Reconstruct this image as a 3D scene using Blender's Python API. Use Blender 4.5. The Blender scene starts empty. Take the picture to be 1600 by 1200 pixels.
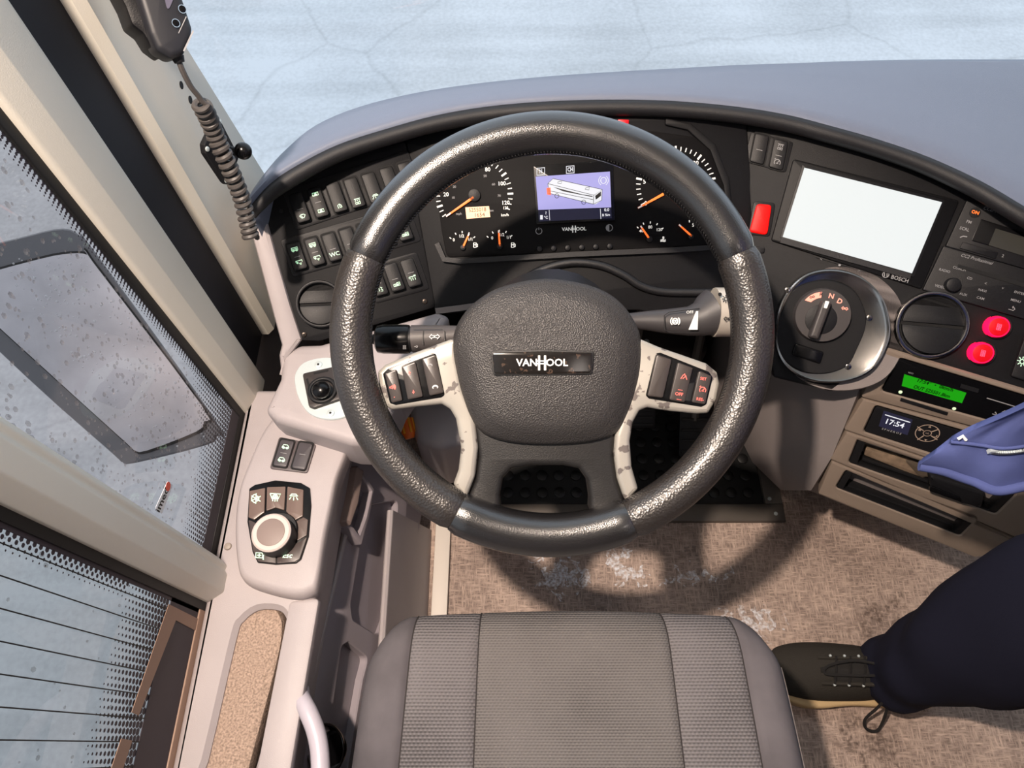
import bpy, bmesh, math, random
from mathutils import Vector as V, Matrix, geometry
from math import sin, cos, pi, radians, sqrt, atan2, floor
random.seed(7)
S = bpy.context.scene
EXPO = .45                                              # view exposure; lit screens and prints are set for it
COL = S.collection

# ------------------------------------------------------------------ camera, sky, lamps, exposure
F_PX, CAM_H, TILT = 1067.0, 1.30, radians(28)
FW = V((0, sin(TILT), -cos(TILT))); UPV = V((0, cos(TILT), sin(TILT))); RT = V((1, 0, 0)); CP = V((0, 0, CAM_H))
cd = bpy.data.cameras.new('camera'); cd.sensor_width = 36; cd.lens = 36 * F_PX / 1600; cd.clip_start = .02
cam = bpy.data.objects.new('camera', cd); COL.objects.link(cam)
cam.location = CP; cam.rotation_euler = (TILT, 0, 0); S.camera = cam
S.view_settings.view_transform = 'Standard'; S.view_settings.look = 'None'
S.view_settings.exposure = EXPO; S.view_settings.gamma = 1.0; S.view_settings.use_curve_mapping = False

w = bpy.data.worlds.new('overcast_sky'); S.world = w; w.use_nodes = True
bg = w.node_tree.nodes['Background']; bg.inputs[0].default_value = (.79, .88, 1.0, 1); bg.inputs[1].default_value = 1.05

def lamp(name, loc, energy, color, size, target=None, spread=180):
    d = bpy.data.lights.new(name, 'AREA'); d.shape = 'DISK'; d.size = size; d.energy = energy; d.color = color
    d.spread = radians(spread)
    o = bpy.data.objects.new(name, d); COL.objects.link(o); o.location = loc
    t = V(target or (loc[0], loc[1], 0)) - V(loc)
    o.rotation_euler = t.to_track_quat('-Z', 'Y').to_euler()
    return o
lamp('reading_lamp', (-.32, .155, 1.77), 20.0, (1.0, .83, .70), .05, (.12, .3, .45), 170)
lamp('fill_light', (.75, -.7, 1.93), 1.5, (1.0, .88, .80), .35)  # unseen light added as weak warm fill for the cab interior

# ------------------------------------------------------------------ materials
def lin(c):
    return tuple(((x / 255 / 12.92) if x / 255 <= .04045 else ((x / 255 + .055) / 1.055) ** 2.4) for x in c) + (1,)
def mat(name, rgb, rough=.5, metal=0, bump=0, bscale=200, emit=None, es=1.0, var=0, vscale=8, coat=0, spec=.5, wear=None, tex='noise'):
    m = bpy.data.materials.new(name); m.use_nodes = True
    nt = m.node_tree; b = nt.nodes['Principled BSDF']
    base = lin(rgb)
    b.inputs['Base Color'].default_value = base; b.inputs['Roughness'].default_value = rough
    b.inputs['Metallic'].default_value = metal; b.inputs['Specular IOR Level'].default_value = spec
    if coat: b.inputs['Coat Weight'].default_value = coat; b.inputs['Coat Roughness'].default_value = .15
    if emit: b.inputs['Emission Color'].default_value = lin(emit); b.inputs['Emission Strength'].default_value = es / 2 ** EXPO
    tc = nt.nodes.new('ShaderNodeTexCoord')
    if bump:
        n = nt.nodes.new('ShaderNodeTexVoronoi' if tex == 'voronoi' else 'ShaderNodeTexNoise')
        n.inputs['Scale'].default_value = bscale
        nt.links.new(tc.outputs['Object'], n.inputs['Vector'])
        bp = nt.nodes.new('ShaderNodeBump'); bp.inputs['Strength'].default_value = bump; bp.inputs['Distance'].default_value = .001
        nt.links.new(n.outputs[0], bp.inputs['Height']); nt.links.new(bp.outputs[0], b.inputs['Normal'])
    if var:
        n = nt.nodes.new('ShaderNodeTexNoise'); n.inputs['Scale'].default_value = vscale; n.inputs['Detail'].default_value = 5
        nt.links.new(tc.outputs['Object'], n.inputs['Vector'])
        r = nt.nodes.new('ShaderNodeValToRGB'); r.color_ramp.elements[0].position = .3; r.color_ramp.elements[1].position = .7
        r.color_ramp.elements[0].color = tuple(x * (1 - var) for x in base[:3]) + (1,)
        r.color_ramp.elements[1].color = tuple(min(1, x * (1 + var)) for x in base[:3]) + (1,)
        nt.links.new(n.outputs[0], r.inputs[0]); nt.links.new(r.outputs[0], b.inputs['Base Color'])
    if wear:   # (colour, scale, threshold)
        n = nt.nodes.new('ShaderNodeTexNoise'); n.inputs['Scale'].default_value = wear[1]; n.inputs['Detail'].default_value = 8
        nt.links.new(tc.outputs['Object'], n.inputs['Vector'])
        r = nt.nodes.new('ShaderNodeValToRGB'); r.color_ramp.elements[0].position = wear[2]; r.color_ramp.elements[1].position = wear[2] + .02
        mx = nt.nodes.new('ShaderNodeMix'); mx.data_type = 'RGBA'
        nt.links.new(n.outputs[0], r.inputs[0]); nt.links.new(r.outputs[0], mx.inputs[0])
        mx.inputs[6].default_value = base; mx.inputs[7].default_value = lin(wear[0])
        nt.links.new(mx.outputs[2], b.inputs['Base Color'])
    return m
def nd(nt, t, **k):
    n = nt.nodes.new(t)
    for a, v in k.items(): setattr(n, a, v)
    return n
def glass(name, tint, refl=.9, rough=.0):
    m = bpy.data.materials.new(name); m.use_nodes = True; nt = m.node_tree; nt.nodes.clear()
    out = nd(nt, 'ShaderNodeOutputMaterial'); mx = nd(nt, 'ShaderNodeMixShader'); t = nd(nt, 'ShaderNodeBsdfTransparent')
    g = nd(nt, 'ShaderNodeBsdfGlossy'); g.inputs['Roughness'].default_value = rough; lw = nd(nt, 'ShaderNodeLayerWeight'); lw.inputs[0].default_value = .5
    pw = nd(nt, 'ShaderNodeMath', operation='POWER'); pw.inputs[1].default_value = 5
    mu = nd(nt, 'ShaderNodeMath', operation='MULTIPLY_ADD'); mu.inputs[1].default_value = .9 * refl; mu.inputs[2].default_value = .04 * refl; mu.use_clamp = True
    t.inputs[0].default_value = tint + (1,)
    nt.links.new(lw.outputs['Facing'], pw.inputs[0]); nt.links.new(pw.outputs[0], mu.inputs[0]); nt.links.new(mu.outputs[0], mx.inputs[0]); nt.links.new(t.outputs[0], mx.inputs[1]); nt.links.new(g.outputs[0], mx.inputs[2])
    nt.links.new(mx.outputs[0], out.inputs[0])
    return m
def fabric(name, rgb, px, py, stripes=False):
    m = mat(name, rgb, .95, spec=.15); nt = m.node_tree; b = nt.nodes['Principled BSDF']
    tc = nd(nt, 'ShaderNodeTexCoord'); sp = nd(nt, 'ShaderNodeSeparateXYZ'); nt.links.new(tc.outputs['Object'], sp.inputs[0])
    def wave(out, per, ph=None):
        a = nd(nt, 'ShaderNodeMath', operation='MULTIPLY'); a.inputs[1].default_value = 2 * pi / per; nt.links.new(out, a.inputs[0])
        src = a
        if ph:
            ad = nd(nt, 'ShaderNodeMath', operation='ADD'); nt.links.new(a.outputs[0], ad.inputs[0]); nt.links.new(ph, ad.inputs[1]); src = ad
        s = nd(nt, 'ShaderNodeMath', operation='SINE'); nt.links.new(src.outputs[0], s.inputs[0]); return s.outputs[0]
    fl = nd(nt, 'ShaderNodeMath', operation='MULTIPLY'); fl.inputs[1].default_value = 1 / py; nt.links.new(sp.outputs[1], fl.inputs[0])
    f2 = nd(nt, 'ShaderNodeMath', operation='FLOOR'); nt.links.new(fl.outputs[0], f2.inputs[0])
    f3 = nd(nt, 'ShaderNodeMath', operation='MULTIPLY'); f3.inputs[1].default_value = pi; nt.links.new(f2.outputs[0], f3.inputs[0])
    wx = wave(sp.outputs[0], px, f3.outputs[0]); wy = wave(sp.outputs[1], py)
    mu = nd(nt, 'ShaderNodeMath', operation='MULTIPLY_ADD'); nt.links.new(wx, mu.inputs[0]); mu.inputs[1].default_value = .5
    nt.links.new(wy, mu.inputs[2])
    r = nd(nt, 'ShaderNodeMapRange'); r.inputs[1].default_value = -1.5; r.inputs[2].default_value = 1.5; nt.links.new(mu.outputs[0], r.inputs[0])
    nz = nd(nt, 'ShaderNodeTexNoise'); nz.inputs['Scale'].default_value = 9; nz.inputs['Detail'].default_value = 4; nt.links.new(tc.outputs['Object'], nz.inputs['Vector'])
    mm = nd(nt, 'ShaderNodeMath', operation='MULTIPLY_ADD'); nt.links.new(r.outputs[0], mm.inputs[0]); mm.inputs[1].default_value = .7; nt.links.new(nz.outputs[0], mm.inputs[2])
    cr = nd(nt, 'ShaderNodeValToRGB'); c = lin(rgb)
    cr.color_ramp.elements[0].position = .35; cr.color_ramp.elements[1].position = 1.15
    cr.color_ramp.elements[0].color = tuple(x * .55 for x in c[:3]) + (1,); cr.color_ramp.elements[1].color = tuple(min(1, x * 1.6) for x in c[:3]) + (1,)
    nt.links.new(mm.outputs[0], cr.inputs[0]); nt.links.new(cr.outputs[0], b.inputs['Base Color'])
    bp = nd(nt, 'ShaderNodeBump'); bp.inputs['Strength'].default_value = .5; bp.inputs['Distance'].default_value = .001
    nt.links.new(mu.outputs[0], bp.inputs['Height']); nt.links.new(bp.outputs[0], b.inputs['Normal'])
    return m

BLACK = mat('black_plastic', (18, 18, 21), .5, bump=.2, bscale=900, spec=.35)
PANEL = mat('fascia_black', (13, 13, 16), .6, bump=.2, bscale=1200, spec=.3)
SOFT = mat('soft_black', (24, 24, 27), .5, bump=.35, bscale=1100)
GLOSSB = mat('gloss_black', (12, 12, 14), .24, spec=.3)
DARK = mat('dark_cavity', (12, 12, 14), .8)
DASHTOP = mat('dash_top_grey', (106, 114, 132), .36, bump=.3, bscale=1200)
LEATHER = mat('smooth_leather', (27, 26, 27), .27, bump=.2, bscale=900, tex='voronoi', spec=1.0, coat=.5)
GRIP = mat('perforated_leather', (40, 36, 34), .36, bump=.42, bscale=430, tex='voronoi', spec=.9, coat=.1)
HUB = mat('grained_hub_plastic', (50, 48, 48), .44, bump=.6, bscale=700, tex='voronoi')
HUBD = mat('hub_dark_plastic', (28, 27, 27), .5, bump=.3, bscale=800)
SILVER = mat('worn_silver_paint', (172, 168, 160), .38, .35, wear=((112, 105, 102), 75, .60))
CHROME = mat('chrome', (165, 162, 160), .17, 1)
STEEL = mat('bright_steel', (215, 225, 225), .35, .45)
GREY = mat('console_grey', (166, 158, 159), .5, bump=.15, bscale=900, var=.04, vscale=14)
GREY2 = mat('console_grey_mid', (128, 120, 118), .55, bump=.15, bscale=900)
GREYD = mat('pocket_grey', (150, 142, 148), .55, bump=.1, bscale=900)
TAUPE = mat('stack_taupe', (132, 118, 106), .5, bump=.15, bscale=900)
CREAM = mat('cream_trim', (222, 218, 206), .5, bump=.1, bscale=900)
NAVY = mat('navy_black', (24, 25, 34), .7)
RUBBER = mat('rubber', (12, 12, 13), .6)
DIALW = mat('dial_print_white', (225, 222, 215), .6, emit=(232, 228, 220), es=.7, spec=.1)
WHITE = mat('white_print', (232, 232, 228), .5, emit=(230, 230, 225), es=.25)
PALEPRINT = mat('grey_print', (150, 150, 152), .6)
ICONG = mat('lit_icon_green', (190, 220, 195), .5, emit=(176, 225, 186), es=.8)
ICONR = mat('lit_icon_red', (225, 110, 100), .5, emit=(240, 90, 80), es=.8)
ORANGE = mat('orange_needle', (245, 120, 50), .5, emit=(255, 112, 40), es=.9)
ODO = mat('odometer_lcd', (235, 180, 140), .5, emit=(240, 186, 150), es=.8)
LILAC = mat('lilac_lcd', (40, 40, 60), .5, emit=(182, 176, 235), es=.95, spec=.1)
LCDWHITE = mat('lcd_white', (60, 60, 65), .5, emit=(245, 245, 250), es=.95, spec=.1)
LCDDARK = mat('lcd_dark', (30, 30, 45), .3, emit=(40, 40, 66), es=.5)
MONITOR = mat('white_screen', (60, 60, 60), .3, emit=(238, 243, 242), es=.95)
REDLIT = mat('red_lit', (120, 5, 4), .45, emit=(250, 14, 10), es=1.0, spec=.2)
REDBTN = mat('red_button_face', (170, 0, 12), .4, emit=(190, 0, 14), es=.8)
REDGLOW = mat('red_glow_ring', (255, 10, 60), .4, emit=(255, 8, 62), es=2.2)
REDLINE = mat('red_print_lit', (255, 80, 110), .4, emit=(255, 70, 105), es=1.0)
GREENLCD = mat('green_lcd', (10, 60, 8), .5, emit=(28, 165, 16), es=.85, spec=.1)
GREENTXT = mat('green_lcd_text', (4, 40, 4), .6, spec=.1)
PINK = mat('gear_pink', (245, 150, 130), .5, emit=(250, 150, 130), es=.8)
DIALGREY = mat('dial_grey', (62, 58, 58), .45)
KNOBGREY = mat('knob_grey', (128, 112, 106), .5)
BTNWARM = mat('button_taupe', (108, 90, 82), .32)
BTN = mat('wheel_button', (58, 52, 50), .35)
DENIM = mat('jacket_blue', (80, 90, 140), .9, bump=.2, bscale=1500, var=.1, vscale=20, spec=.15)
TROUS = mat('trouser_navy', (30, 31, 45), .95, bump=.2, bscale=900, spec=.1)
SKIN = mat('skin', (205, 160, 138), .55)
HAIR = mat('hair', (50, 38, 30), .7)
SHOE = mat('shoe_black', (50, 47, 43), .85, bump=.5, bscale=500, spec=.2)
SOLE = mat('sole_tan', (200, 172, 128), .7, bump=.3, bscale=300)
SUEDE = mat('seat_suede', (91, 87, 90), .95, var=.2, vscale=16, bump=.1, bscale=1500, spec=.15)
WEAVE1 = fabric('seat_weave', (90, 87, 86), .0043, .0030)
WEAVE2 = fabric('seat_weave_side', (94, 91, 92), .0046, .0036)
CARPETM = mat('armrest_carpet', (160, 140, 126), 1.0, bump=1.0, bscale=420, var=.4, vscale=420, spec=.1)
MIRRGREY = mat('mirror_shell', (88, 90, 96), .28, coat=.5)
BROWNF = mat('brown_busbar', (150, 122, 104), .6)
FRIT = mat('frit_print', (52, 46, 54), .6)
ORANGEP = mat('orange_plug', (240, 110, 20), .45)
GLASS_W = glass('windscreen_glass', (.93, .97, .98))
GLASS_S = glass('side_glass_tinted', (.66, .615, .59))
GLASS_R = glass('rear_side_glass_tinted', (.55, .55, .53))
DROP = mat('water_drop', (236, 240, 244), .1); DROP.node_tree.nodes['Principled BSDF'].inputs['Alpha'].default_value = .45
TRAYM = mat('tray_black', (20, 20, 22), .45)
CARDM = mat('card_brown', (120, 102, 84), .7, var=.3, vscale=90)

# ground: concrete apron with cracks and streaks
GROUND = mat('concrete', (190, 196, 205), .75); nt = GROUND.node_tree; b = nt.nodes['Principled BSDF']
tc = nd(nt, 'ShaderNodeTexCoord')
n1 = nd(nt, 'ShaderNodeTexNoise'); n1.inputs['Scale'].default_value = 1.2; n1.inputs['Detail'].default_value = 9; nt.links.new(tc.outputs['Object'], n1.inputs['Vector'])
n2 = nd(nt, 'ShaderNodeTexNoise'); n2.inputs['Scale'].default_value = 55; n2.inputs['Detail'].default_value = 6; nt.links.new(tc.outputs['Object'], n2.inputs['Vector'])
mp = nd(nt, 'ShaderNodeMapping'); mp.inputs['Scale'].default_value = (.35, 4.5, 1); nt.links.new(tc.outputs['Object'], mp.inputs[0])
n3 = nd(nt, 'ShaderNodeTexNoise'); n3.inputs['Scale'].default_value = 1.6; n3.inputs['Detail'].default_value = 6; nt.links.new(mp.outputs[0], n3.inputs['Vector'])
a1 = nd(nt, 'ShaderNodeMath', operation='MULTIPLY_ADD'); nt.links.new(n2.outputs[0], a1.inputs[0]); a1.inputs[1].default_value = .7; nt.links.new(n1.outputs[0], a1.inputs[2])
a2 = nd(nt, 'ShaderNodeMath', operation='MULTIPLY_ADD'); nt.links.new(n3.outputs[0], a2.inputs[0]); a2.inputs[1].default_value = .8; nt.links.new(a1.outputs[0], a2.inputs[2])
cr = nd(nt, 'ShaderNodeValToRGB'); cr.color_ramp.elements[0].position = .85; cr.color_ramp.elements[1].position = 1.0
cr.color_ramp.elements[0].position = .62; cr.color_ramp.elements[0].color = (.47, .475, .485, 1); cr.color_ramp.elements[1].color = (.66, .665, .68, 1)
dv = nd(nt, 'ShaderNodeMath', operation='MULTIPLY'); dv.inputs[1].default_value = .68; nt.links.new(a2.outputs[0], dv.inputs[0]); nt.links.new(dv.outputs[0], cr.inputs[0])
vo = nd(nt, 'ShaderNodeTexVoronoi', feature='DISTANCE_TO_EDGE'); vo.inputs['Scale'].default_value = 1.1
dm = nd(nt, 'ShaderNodeMix'); dm.data_type = 'RGBA'; dm.inputs[0].default_value = .28
nt.links.new(tc.outputs['Object'], dm.inputs[6]); nt.links.new(n1.outputs[1], dm.inputs[7]); nt.links.new(dm.outputs[2], vo.inputs['Vector'])
lt = nd(nt, 'ShaderNodeMapRange'); lt.inputs[1].default_value = .0; lt.inputs[2].default_value = .012; lt.inputs[3].default_value = .88; lt.inputs[4].default_value = 1; nt.links.new(vo.outputs[0], lt.inputs[0])
mxg = nd(nt, 'ShaderNodeMix'); mxg.data_type = 'RGBA'; mxg.blend_type = 'MULTIPLY'; mxg.inputs[0].default_value = 1
nt.links.new(cr.outputs[0], mxg.inputs[6]); nt.links.new(lt.outputs[0], mxg.inputs[7]); nt.links.new(mxg.outputs[2], b.inputs['Base Color'])

# cab floor: worn woven vinyl, pale scuffs mixed with window sheen painted into the colour near the wheel, dark damp patches to the right
FLOORM = mat('cab_floor', (150, 128, 118), .72, spec=.3); nt = FLOORM.node_tree; b = nt.nodes['Principled BSDF']
geo = nd(nt, 'ShaderNodeNewGeometry')
def noise(sc, det=5, vec=None, dist=0):
    n = nd(nt, 'ShaderNodeTexNoise'); n.inputs['Scale'].default_value = sc; n.inputs['Detail'].default_value = det; n.inputs['Distortion'].default_value = dist
    nt.links.new(vec or geo.outputs['Position'], n.inputs['Vector']); return n.outputs[0]
mpx = nd(nt, 'ShaderNodeMapping'); mpx.inputs['Scale'].default_value = (1, .16, 1); nt.links.new(geo.outputs['Position'], mpx.inputs[0])
mpy = nd(nt, 'ShaderNodeMapping'); mpy.inputs['Scale'].default_value = (.16, 1, 1); nt.links.new(geo.outputs['Position'], mpy.inputs[0])
wx = noise(400, 3, mpx.outputs[0]); wy = noise(400, 3, mpy.outputs[0])
wm = nd(nt, 'ShaderNodeMath', operation='MAXIMUM'); nt.links.new(wx, wm.inputs[0]); nt.links.new(wy, wm.inputs[1])
big = noise(7, 8)
sm = nd(nt, 'ShaderNodeMath', operation='MULTIPLY_ADD'); nt.links.new(wm.outputs[0], sm.inputs[0]); sm.inputs[1].default_value = 2.2; nt.links.new(big, sm.inputs[2])
cr = nd(nt, 'ShaderNodeValToRGB'); rg = nd(nt, 'ShaderNodeMapRange'); rg.inputs[1].default_value = 1.35; rg.inputs[2].default_value = 2.2; nt.links.new(sm.outputs[0], rg.inputs[0]); nt.links.new(rg.outputs[0], cr.inputs[0])
cr.color_ramp.elements[0].position = 0.0; cr.color_ramp.elements[0].color = lin((128, 112, 104)); cr.color_ramp.elements[1].position = 1.0; cr.color_ramp.elements[1].color = lin((206, 183, 168))
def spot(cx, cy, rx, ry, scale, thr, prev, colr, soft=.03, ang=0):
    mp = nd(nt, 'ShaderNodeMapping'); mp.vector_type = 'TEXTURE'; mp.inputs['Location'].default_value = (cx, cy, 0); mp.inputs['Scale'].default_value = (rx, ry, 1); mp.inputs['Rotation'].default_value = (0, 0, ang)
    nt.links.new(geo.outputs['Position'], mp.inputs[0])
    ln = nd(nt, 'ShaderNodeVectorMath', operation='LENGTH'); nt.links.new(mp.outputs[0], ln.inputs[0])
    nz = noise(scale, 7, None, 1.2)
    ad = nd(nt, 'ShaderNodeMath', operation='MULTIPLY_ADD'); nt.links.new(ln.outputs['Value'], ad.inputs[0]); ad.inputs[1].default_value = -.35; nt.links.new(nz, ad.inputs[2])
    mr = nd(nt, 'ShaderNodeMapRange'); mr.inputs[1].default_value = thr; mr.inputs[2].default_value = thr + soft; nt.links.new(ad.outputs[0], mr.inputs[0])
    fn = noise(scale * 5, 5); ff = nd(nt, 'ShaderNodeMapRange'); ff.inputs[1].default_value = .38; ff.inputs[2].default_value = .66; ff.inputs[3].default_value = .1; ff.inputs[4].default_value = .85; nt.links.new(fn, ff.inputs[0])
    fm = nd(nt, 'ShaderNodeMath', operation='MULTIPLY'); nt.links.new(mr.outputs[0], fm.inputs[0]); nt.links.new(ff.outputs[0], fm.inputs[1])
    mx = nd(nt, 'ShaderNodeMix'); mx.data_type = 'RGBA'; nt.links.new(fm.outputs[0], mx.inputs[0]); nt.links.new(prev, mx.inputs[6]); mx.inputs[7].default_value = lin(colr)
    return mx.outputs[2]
c = cr.outputs[0]
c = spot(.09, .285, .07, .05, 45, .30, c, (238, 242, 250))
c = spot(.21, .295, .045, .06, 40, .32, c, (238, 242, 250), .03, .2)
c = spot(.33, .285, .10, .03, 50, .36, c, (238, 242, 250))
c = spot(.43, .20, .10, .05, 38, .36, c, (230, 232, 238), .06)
c = spot(.66, .21, .12, .05, 30, .33, c, (84, 68, 60), .12, .5)
c = spot(.60, .01, .14, .07, 26, .33, c, (82, 67, 60), .12, -.7)
c = spot(.40, -.02, .1, .1, 30, .36, c, (100, 92, 90), .1)
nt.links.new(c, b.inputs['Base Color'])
bp = nd(nt, 'ShaderNodeBump'); bp.inputs['Strength'].default_value = .5; bp.inputs['Distance'].default_value = .002; nt.links.new(wm.outputs[0], bp.inputs['Height']); nt.links.new(bp.outputs[0], b.inputs['Normal'])

# ------------------------------------------------------------------ geometry helpers
def ray(px, py): return FW + RT * ((px - 800) / F_PX) - UPV * ((py - 600) / F_PX)
class Pl:
    """a real plane of the cab; P() gives the point of it (or of its parallel at height h) that a pixel of the photograph shows"""
    def __init__(s, p0, n, e1=None):
        s.p = V(p0); s.n = V(n).normalized()
        e = V(e1) if e1 else V((0, 0, 1)).cross(s.n)
        if e.length < 1e-4: e = V((1, 0, 0))
        s.e1 = (e - s.n * e.dot(s.n)).normalized(); s.e2 = s.n.cross(s.e1)
    def P(s, px, py, h=0):
        r = ray(px, py); o = s.p + s.n * h
        return CP + r * ((o - CP).dot(s.n) / r.dot(s.n))
    def to2(s, p): d = p - s.p; return V((d.dot(s.e1), d.dot(s.e2)))
    def to3(s, q, h=0): return s.p + s.e1 * q[0] + s.e2 * q[1] + s.n * h
    def mpp(s, px, py): return (s.P(px + 1, py) - s.P(px, py)).length
def tilted(p0, psi, sl):
    a, q = radians(psi), radians(sl); h = V((cos(a), sin(a), 0)); g = V((-sin(a), cos(a), 0)); u = g * cos(q) + V((0, 0, sin(q)))
    return Pl(p0, h.cross(u), h)
def zplane(z): return Pl((0, 0, z), (0, 0, 1), (1, 0, 0))
def area2(q): return sum(q[i][0] * q[(i + 1) % len(q)][1] - q[(i + 1) % len(q)][0] * q[i][1] for i in range(len(q))) / 2
def ccw(q): return q if area2(q) > 0 else q[::-1]
def fillet(q, r, n=4):
    if r <= 0: return [V(a) for a in q]
    out = []; N = len(q)
    for i in range(N):
        p, a, c = V(q[i - 1]), V(q[i]), V(q[(i + 1) % N])
        d1, d2 = p - a, c - a; l1, l2 = d1.length, d2.length
        if l1 < 1e-9 or l2 < 1e-9: out.append(a); continue
        d1 /= l1; d2 /= l2; ang = math.acos(max(-1, min(1, d1.dot(d2))))
        if ang > pi - .05: out.append(a); continue
        t = min(r / math.tan(ang / 2), l1 * .48, l2 * .48)
        s, e = a + d1 * t, a + d2 * t
        for k in range(n + 1):
            u = k / n; out.append(s * (1 - u) ** 2 + a * 2 * u * (1 - u) + e * u * u)
    return out
def inset(q, d):
    out = []; N = len(q)
    for i in range(N):
        e1 = (q[i] - q[i - 1]); e2 = (q[(i + 1) % N] - q[i])
        n1 = V((-e1.y, e1.x)); n2 = V((-e2.y, e2.x))
        if n1.length < 1e-9 and n2.length < 1e-9: out.append(q[i].copy()); continue
        if n1.length < 1e-9: n1 = n2
        if n2.length < 1e-9: n2 = n1
        n1.normalize(); n2.normalize(); m = n1 + n2
        if m.length < 1e-6: out.append(q[i] + n1 * d); continue
        m.normalize(); out.append(q[i] + m * (d / max(.45, m.dot(n1))))
    return out
def spline(pts, n, closed=True):
    N = len(pts); out = []; segs = N if closed else N - 1
    for i in range(segs):
        g = (lambda k: V(pts[k % N])) if closed else (lambda k: V(pts[max(0, min(N - 1, k))]))
        a, b_, c_, d_ = g(i - 1), g(i), g(i + 1), g(i + 2)
        for k in range(n):
            t = k / n
            out.append(.5 * ((2 * b_) + (c_ - a) * t + (2 * a - 5 * b_ + 4 * c_ - d_) * t * t + (3 * b_ - a - 3 * c_ + d_) * t ** 3))
    if not closed: out.append(V(pts[-1]))
    return out
ORG = {}
def children_mat(o): return ORG.get(o.name, V((0, 0, 0)))
class MB:
    def __init__(s): s.v = []; s.f = []
    def add(s, vs, fs):
        b = len(s.v); s.v += [V(x) for x in vs]; s.f += [tuple(i + b for i in f) for f in fs]; return s
    def loft(s, loops, closed=True, cap0=True, cap1=True):
        n = len(loops[0]); vs = [p for l in loops for p in l]; fs = []
        for i in range(len(loops) - 1):
            for j in range(n if closed else n - 1):
                k = (j + 1) % n; fs.append((i * n + j, i * n + k, (i + 1) * n + k, (i + 1) * n + j))
        if closed and cap0: fs.append(tuple(range(n))[::-1])
        if closed and cap1: fs.append(tuple((len(loops) - 1) * n + j for j in range(n)))
        return s.add(vs, fs)
    def prism2(s, pl, q, h0, h1, fil=0, bev=0, holes=(), hf=None, n=4, steps=2):
        """q: polygon in plane coordinates, from height h0 up to h1; hf adds a slope to the top"""
        q = fillet(ccw(q), fil, n); H = hf or (lambda p: 0)
        loops = [(q, lambda p: h0)]
        if bev:
            loops.append((q, lambda p: h1 - bev + H(p)))
            for k in range(1, steps + 1):
                a = pi / 2 * k / steps; i_ = inset(q, bev * (1 - cos(a)))
                loops.append((i_, lambda p, a=a: h1 - bev + bev * sin(a) + H(p)))
        else: loops.append((q, lambda p: h1 + H(p)))
        L3 = [[pl.to3(p, hh(p)) for p in l] for l, hh in loops]
        if not holes:
            s.loft(L3, cap0=False, cap1=False); base_q = loops[0][0]; top_q = loops[-1][0]
            for q_, l3 in ((base_q, L3[0]), (top_q, L3[-1])):
                s.add(l3, [tuple(t) for t in geometry.tessellate_polygon([[V((p.x, p.y, 0)) for p in q_]])])
            return s
        s.loft(L3, cap1=False)
        top = [p for p in loops[-1][0]]; allp = [L3[-1]]; flat = [[V((p.x, p.y, 0)) for p in top]]
        for hq in holes:
            hq = ccw(hq)[::-1]; a = [pl.to3(p, h1 - bev * .6 + H(p)) for p in hq]; b_ = [pl.to3(p, h0 + .0005) for p in hq]; t = inset(hq, bev * .6)
            t3 = [pl.to3(p, h1 + H(p)) for p in t]
            s.loft([t3, a, b_], cap0=False, cap1=False); flat.append([V((p.x, p.y, 0)) for p in t]); allp.append(t3)
        vs = [p for l in allp for p in l]
        tri = geometry.tessellate_polygon(flat)
        return s.add(vs, [tuple(t) for t in tri])
    def prism(s, pl, px, h0, h1, fil=0, bev=0, holes=(), hfil=0, hf=None, n=4, steps=2):
        q = [pl.to2(pl.P(x, y, h1)) for x, y in px]
        hs = [fillet(ccw([pl.to2(pl.P(x, y, h1)) for x, y in h]), hfil, n) for h in holes]
        return s.prism2(pl, q, h0, h1, fil, bev, hs, hf, n, steps)
    def box(s, x0, x1, y0, y1, z0, z1, bev=0, fil=0):
        return s.prism2(zplane(0), [(x0, y0), (x1, y0), (x1, y1), (x0, y1)], z0, z1, fil, bev)
    def dome(s, pl, px, prof, n=6, ctr=None):
        """closed spline outline scaled about its centre: prof = [(scale, height), ...]"""
        pts = spline([pl.to2(pl.P(x, y, prof[0][1])) for x, y in px], n); pts = ccw(pts)
        c_ = pl.to2(pl.P(*ctr, prof[0][1])) if ctr else sum(pts, V((0, 0))) / len(pts)
        L = [[pl.to3(c_ + (p - c_) * k, h) for p in pts] for k, h in prof]; s.loft(L, cap0=False, cap1=False)
        for l in (L[0], L[-1]): s.add(l, [tuple(t) for t in geometry.tessellate_polygon([[V((p.x, p.y, 0)) for p in pts]])])
        return s
    def ribbon(s, pl, px, wid, h=.0004, closed=False, th=.0003):
        q = [pl.to2(pl.P(x, y, h)) for x, y in px]; N = len(q); L = []; R = []
        for i in range(N):
            a = q[i - 1] if (i or closed) else q[i]; c_ = q[(i + 1) % N] if (i < N - 1 or closed) else q[i]
            d = c_ - a
            if d.length < 1e-9: d = V((1, 0))
            d.normalize(); nn = V((-d.y, d.x)) * (wid / 2); L.append(pl.to3(q[i] + nn, h)); R.append(pl.to3(q[i] - nn, h))
        up = pl.n * th
        vs = [p - up for p in L] + [p + up for p in L] + [p + up for p in R] + [p - up for p in R]; fs = []
        for i in range(N if closed else N - 1):
            k = (i + 1) % N
            for a in range(3): fs.append((a * N + i, a * N + k, (a + 1) * N + k, (a + 1) * N + i))
        if not closed:
            fs += [(0, N, 2 * N, 3 * N), (4 * N - 1, 3 * N - 1, 2 * N - 1, N - 1)]
        return s.add(vs, fs)
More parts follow.
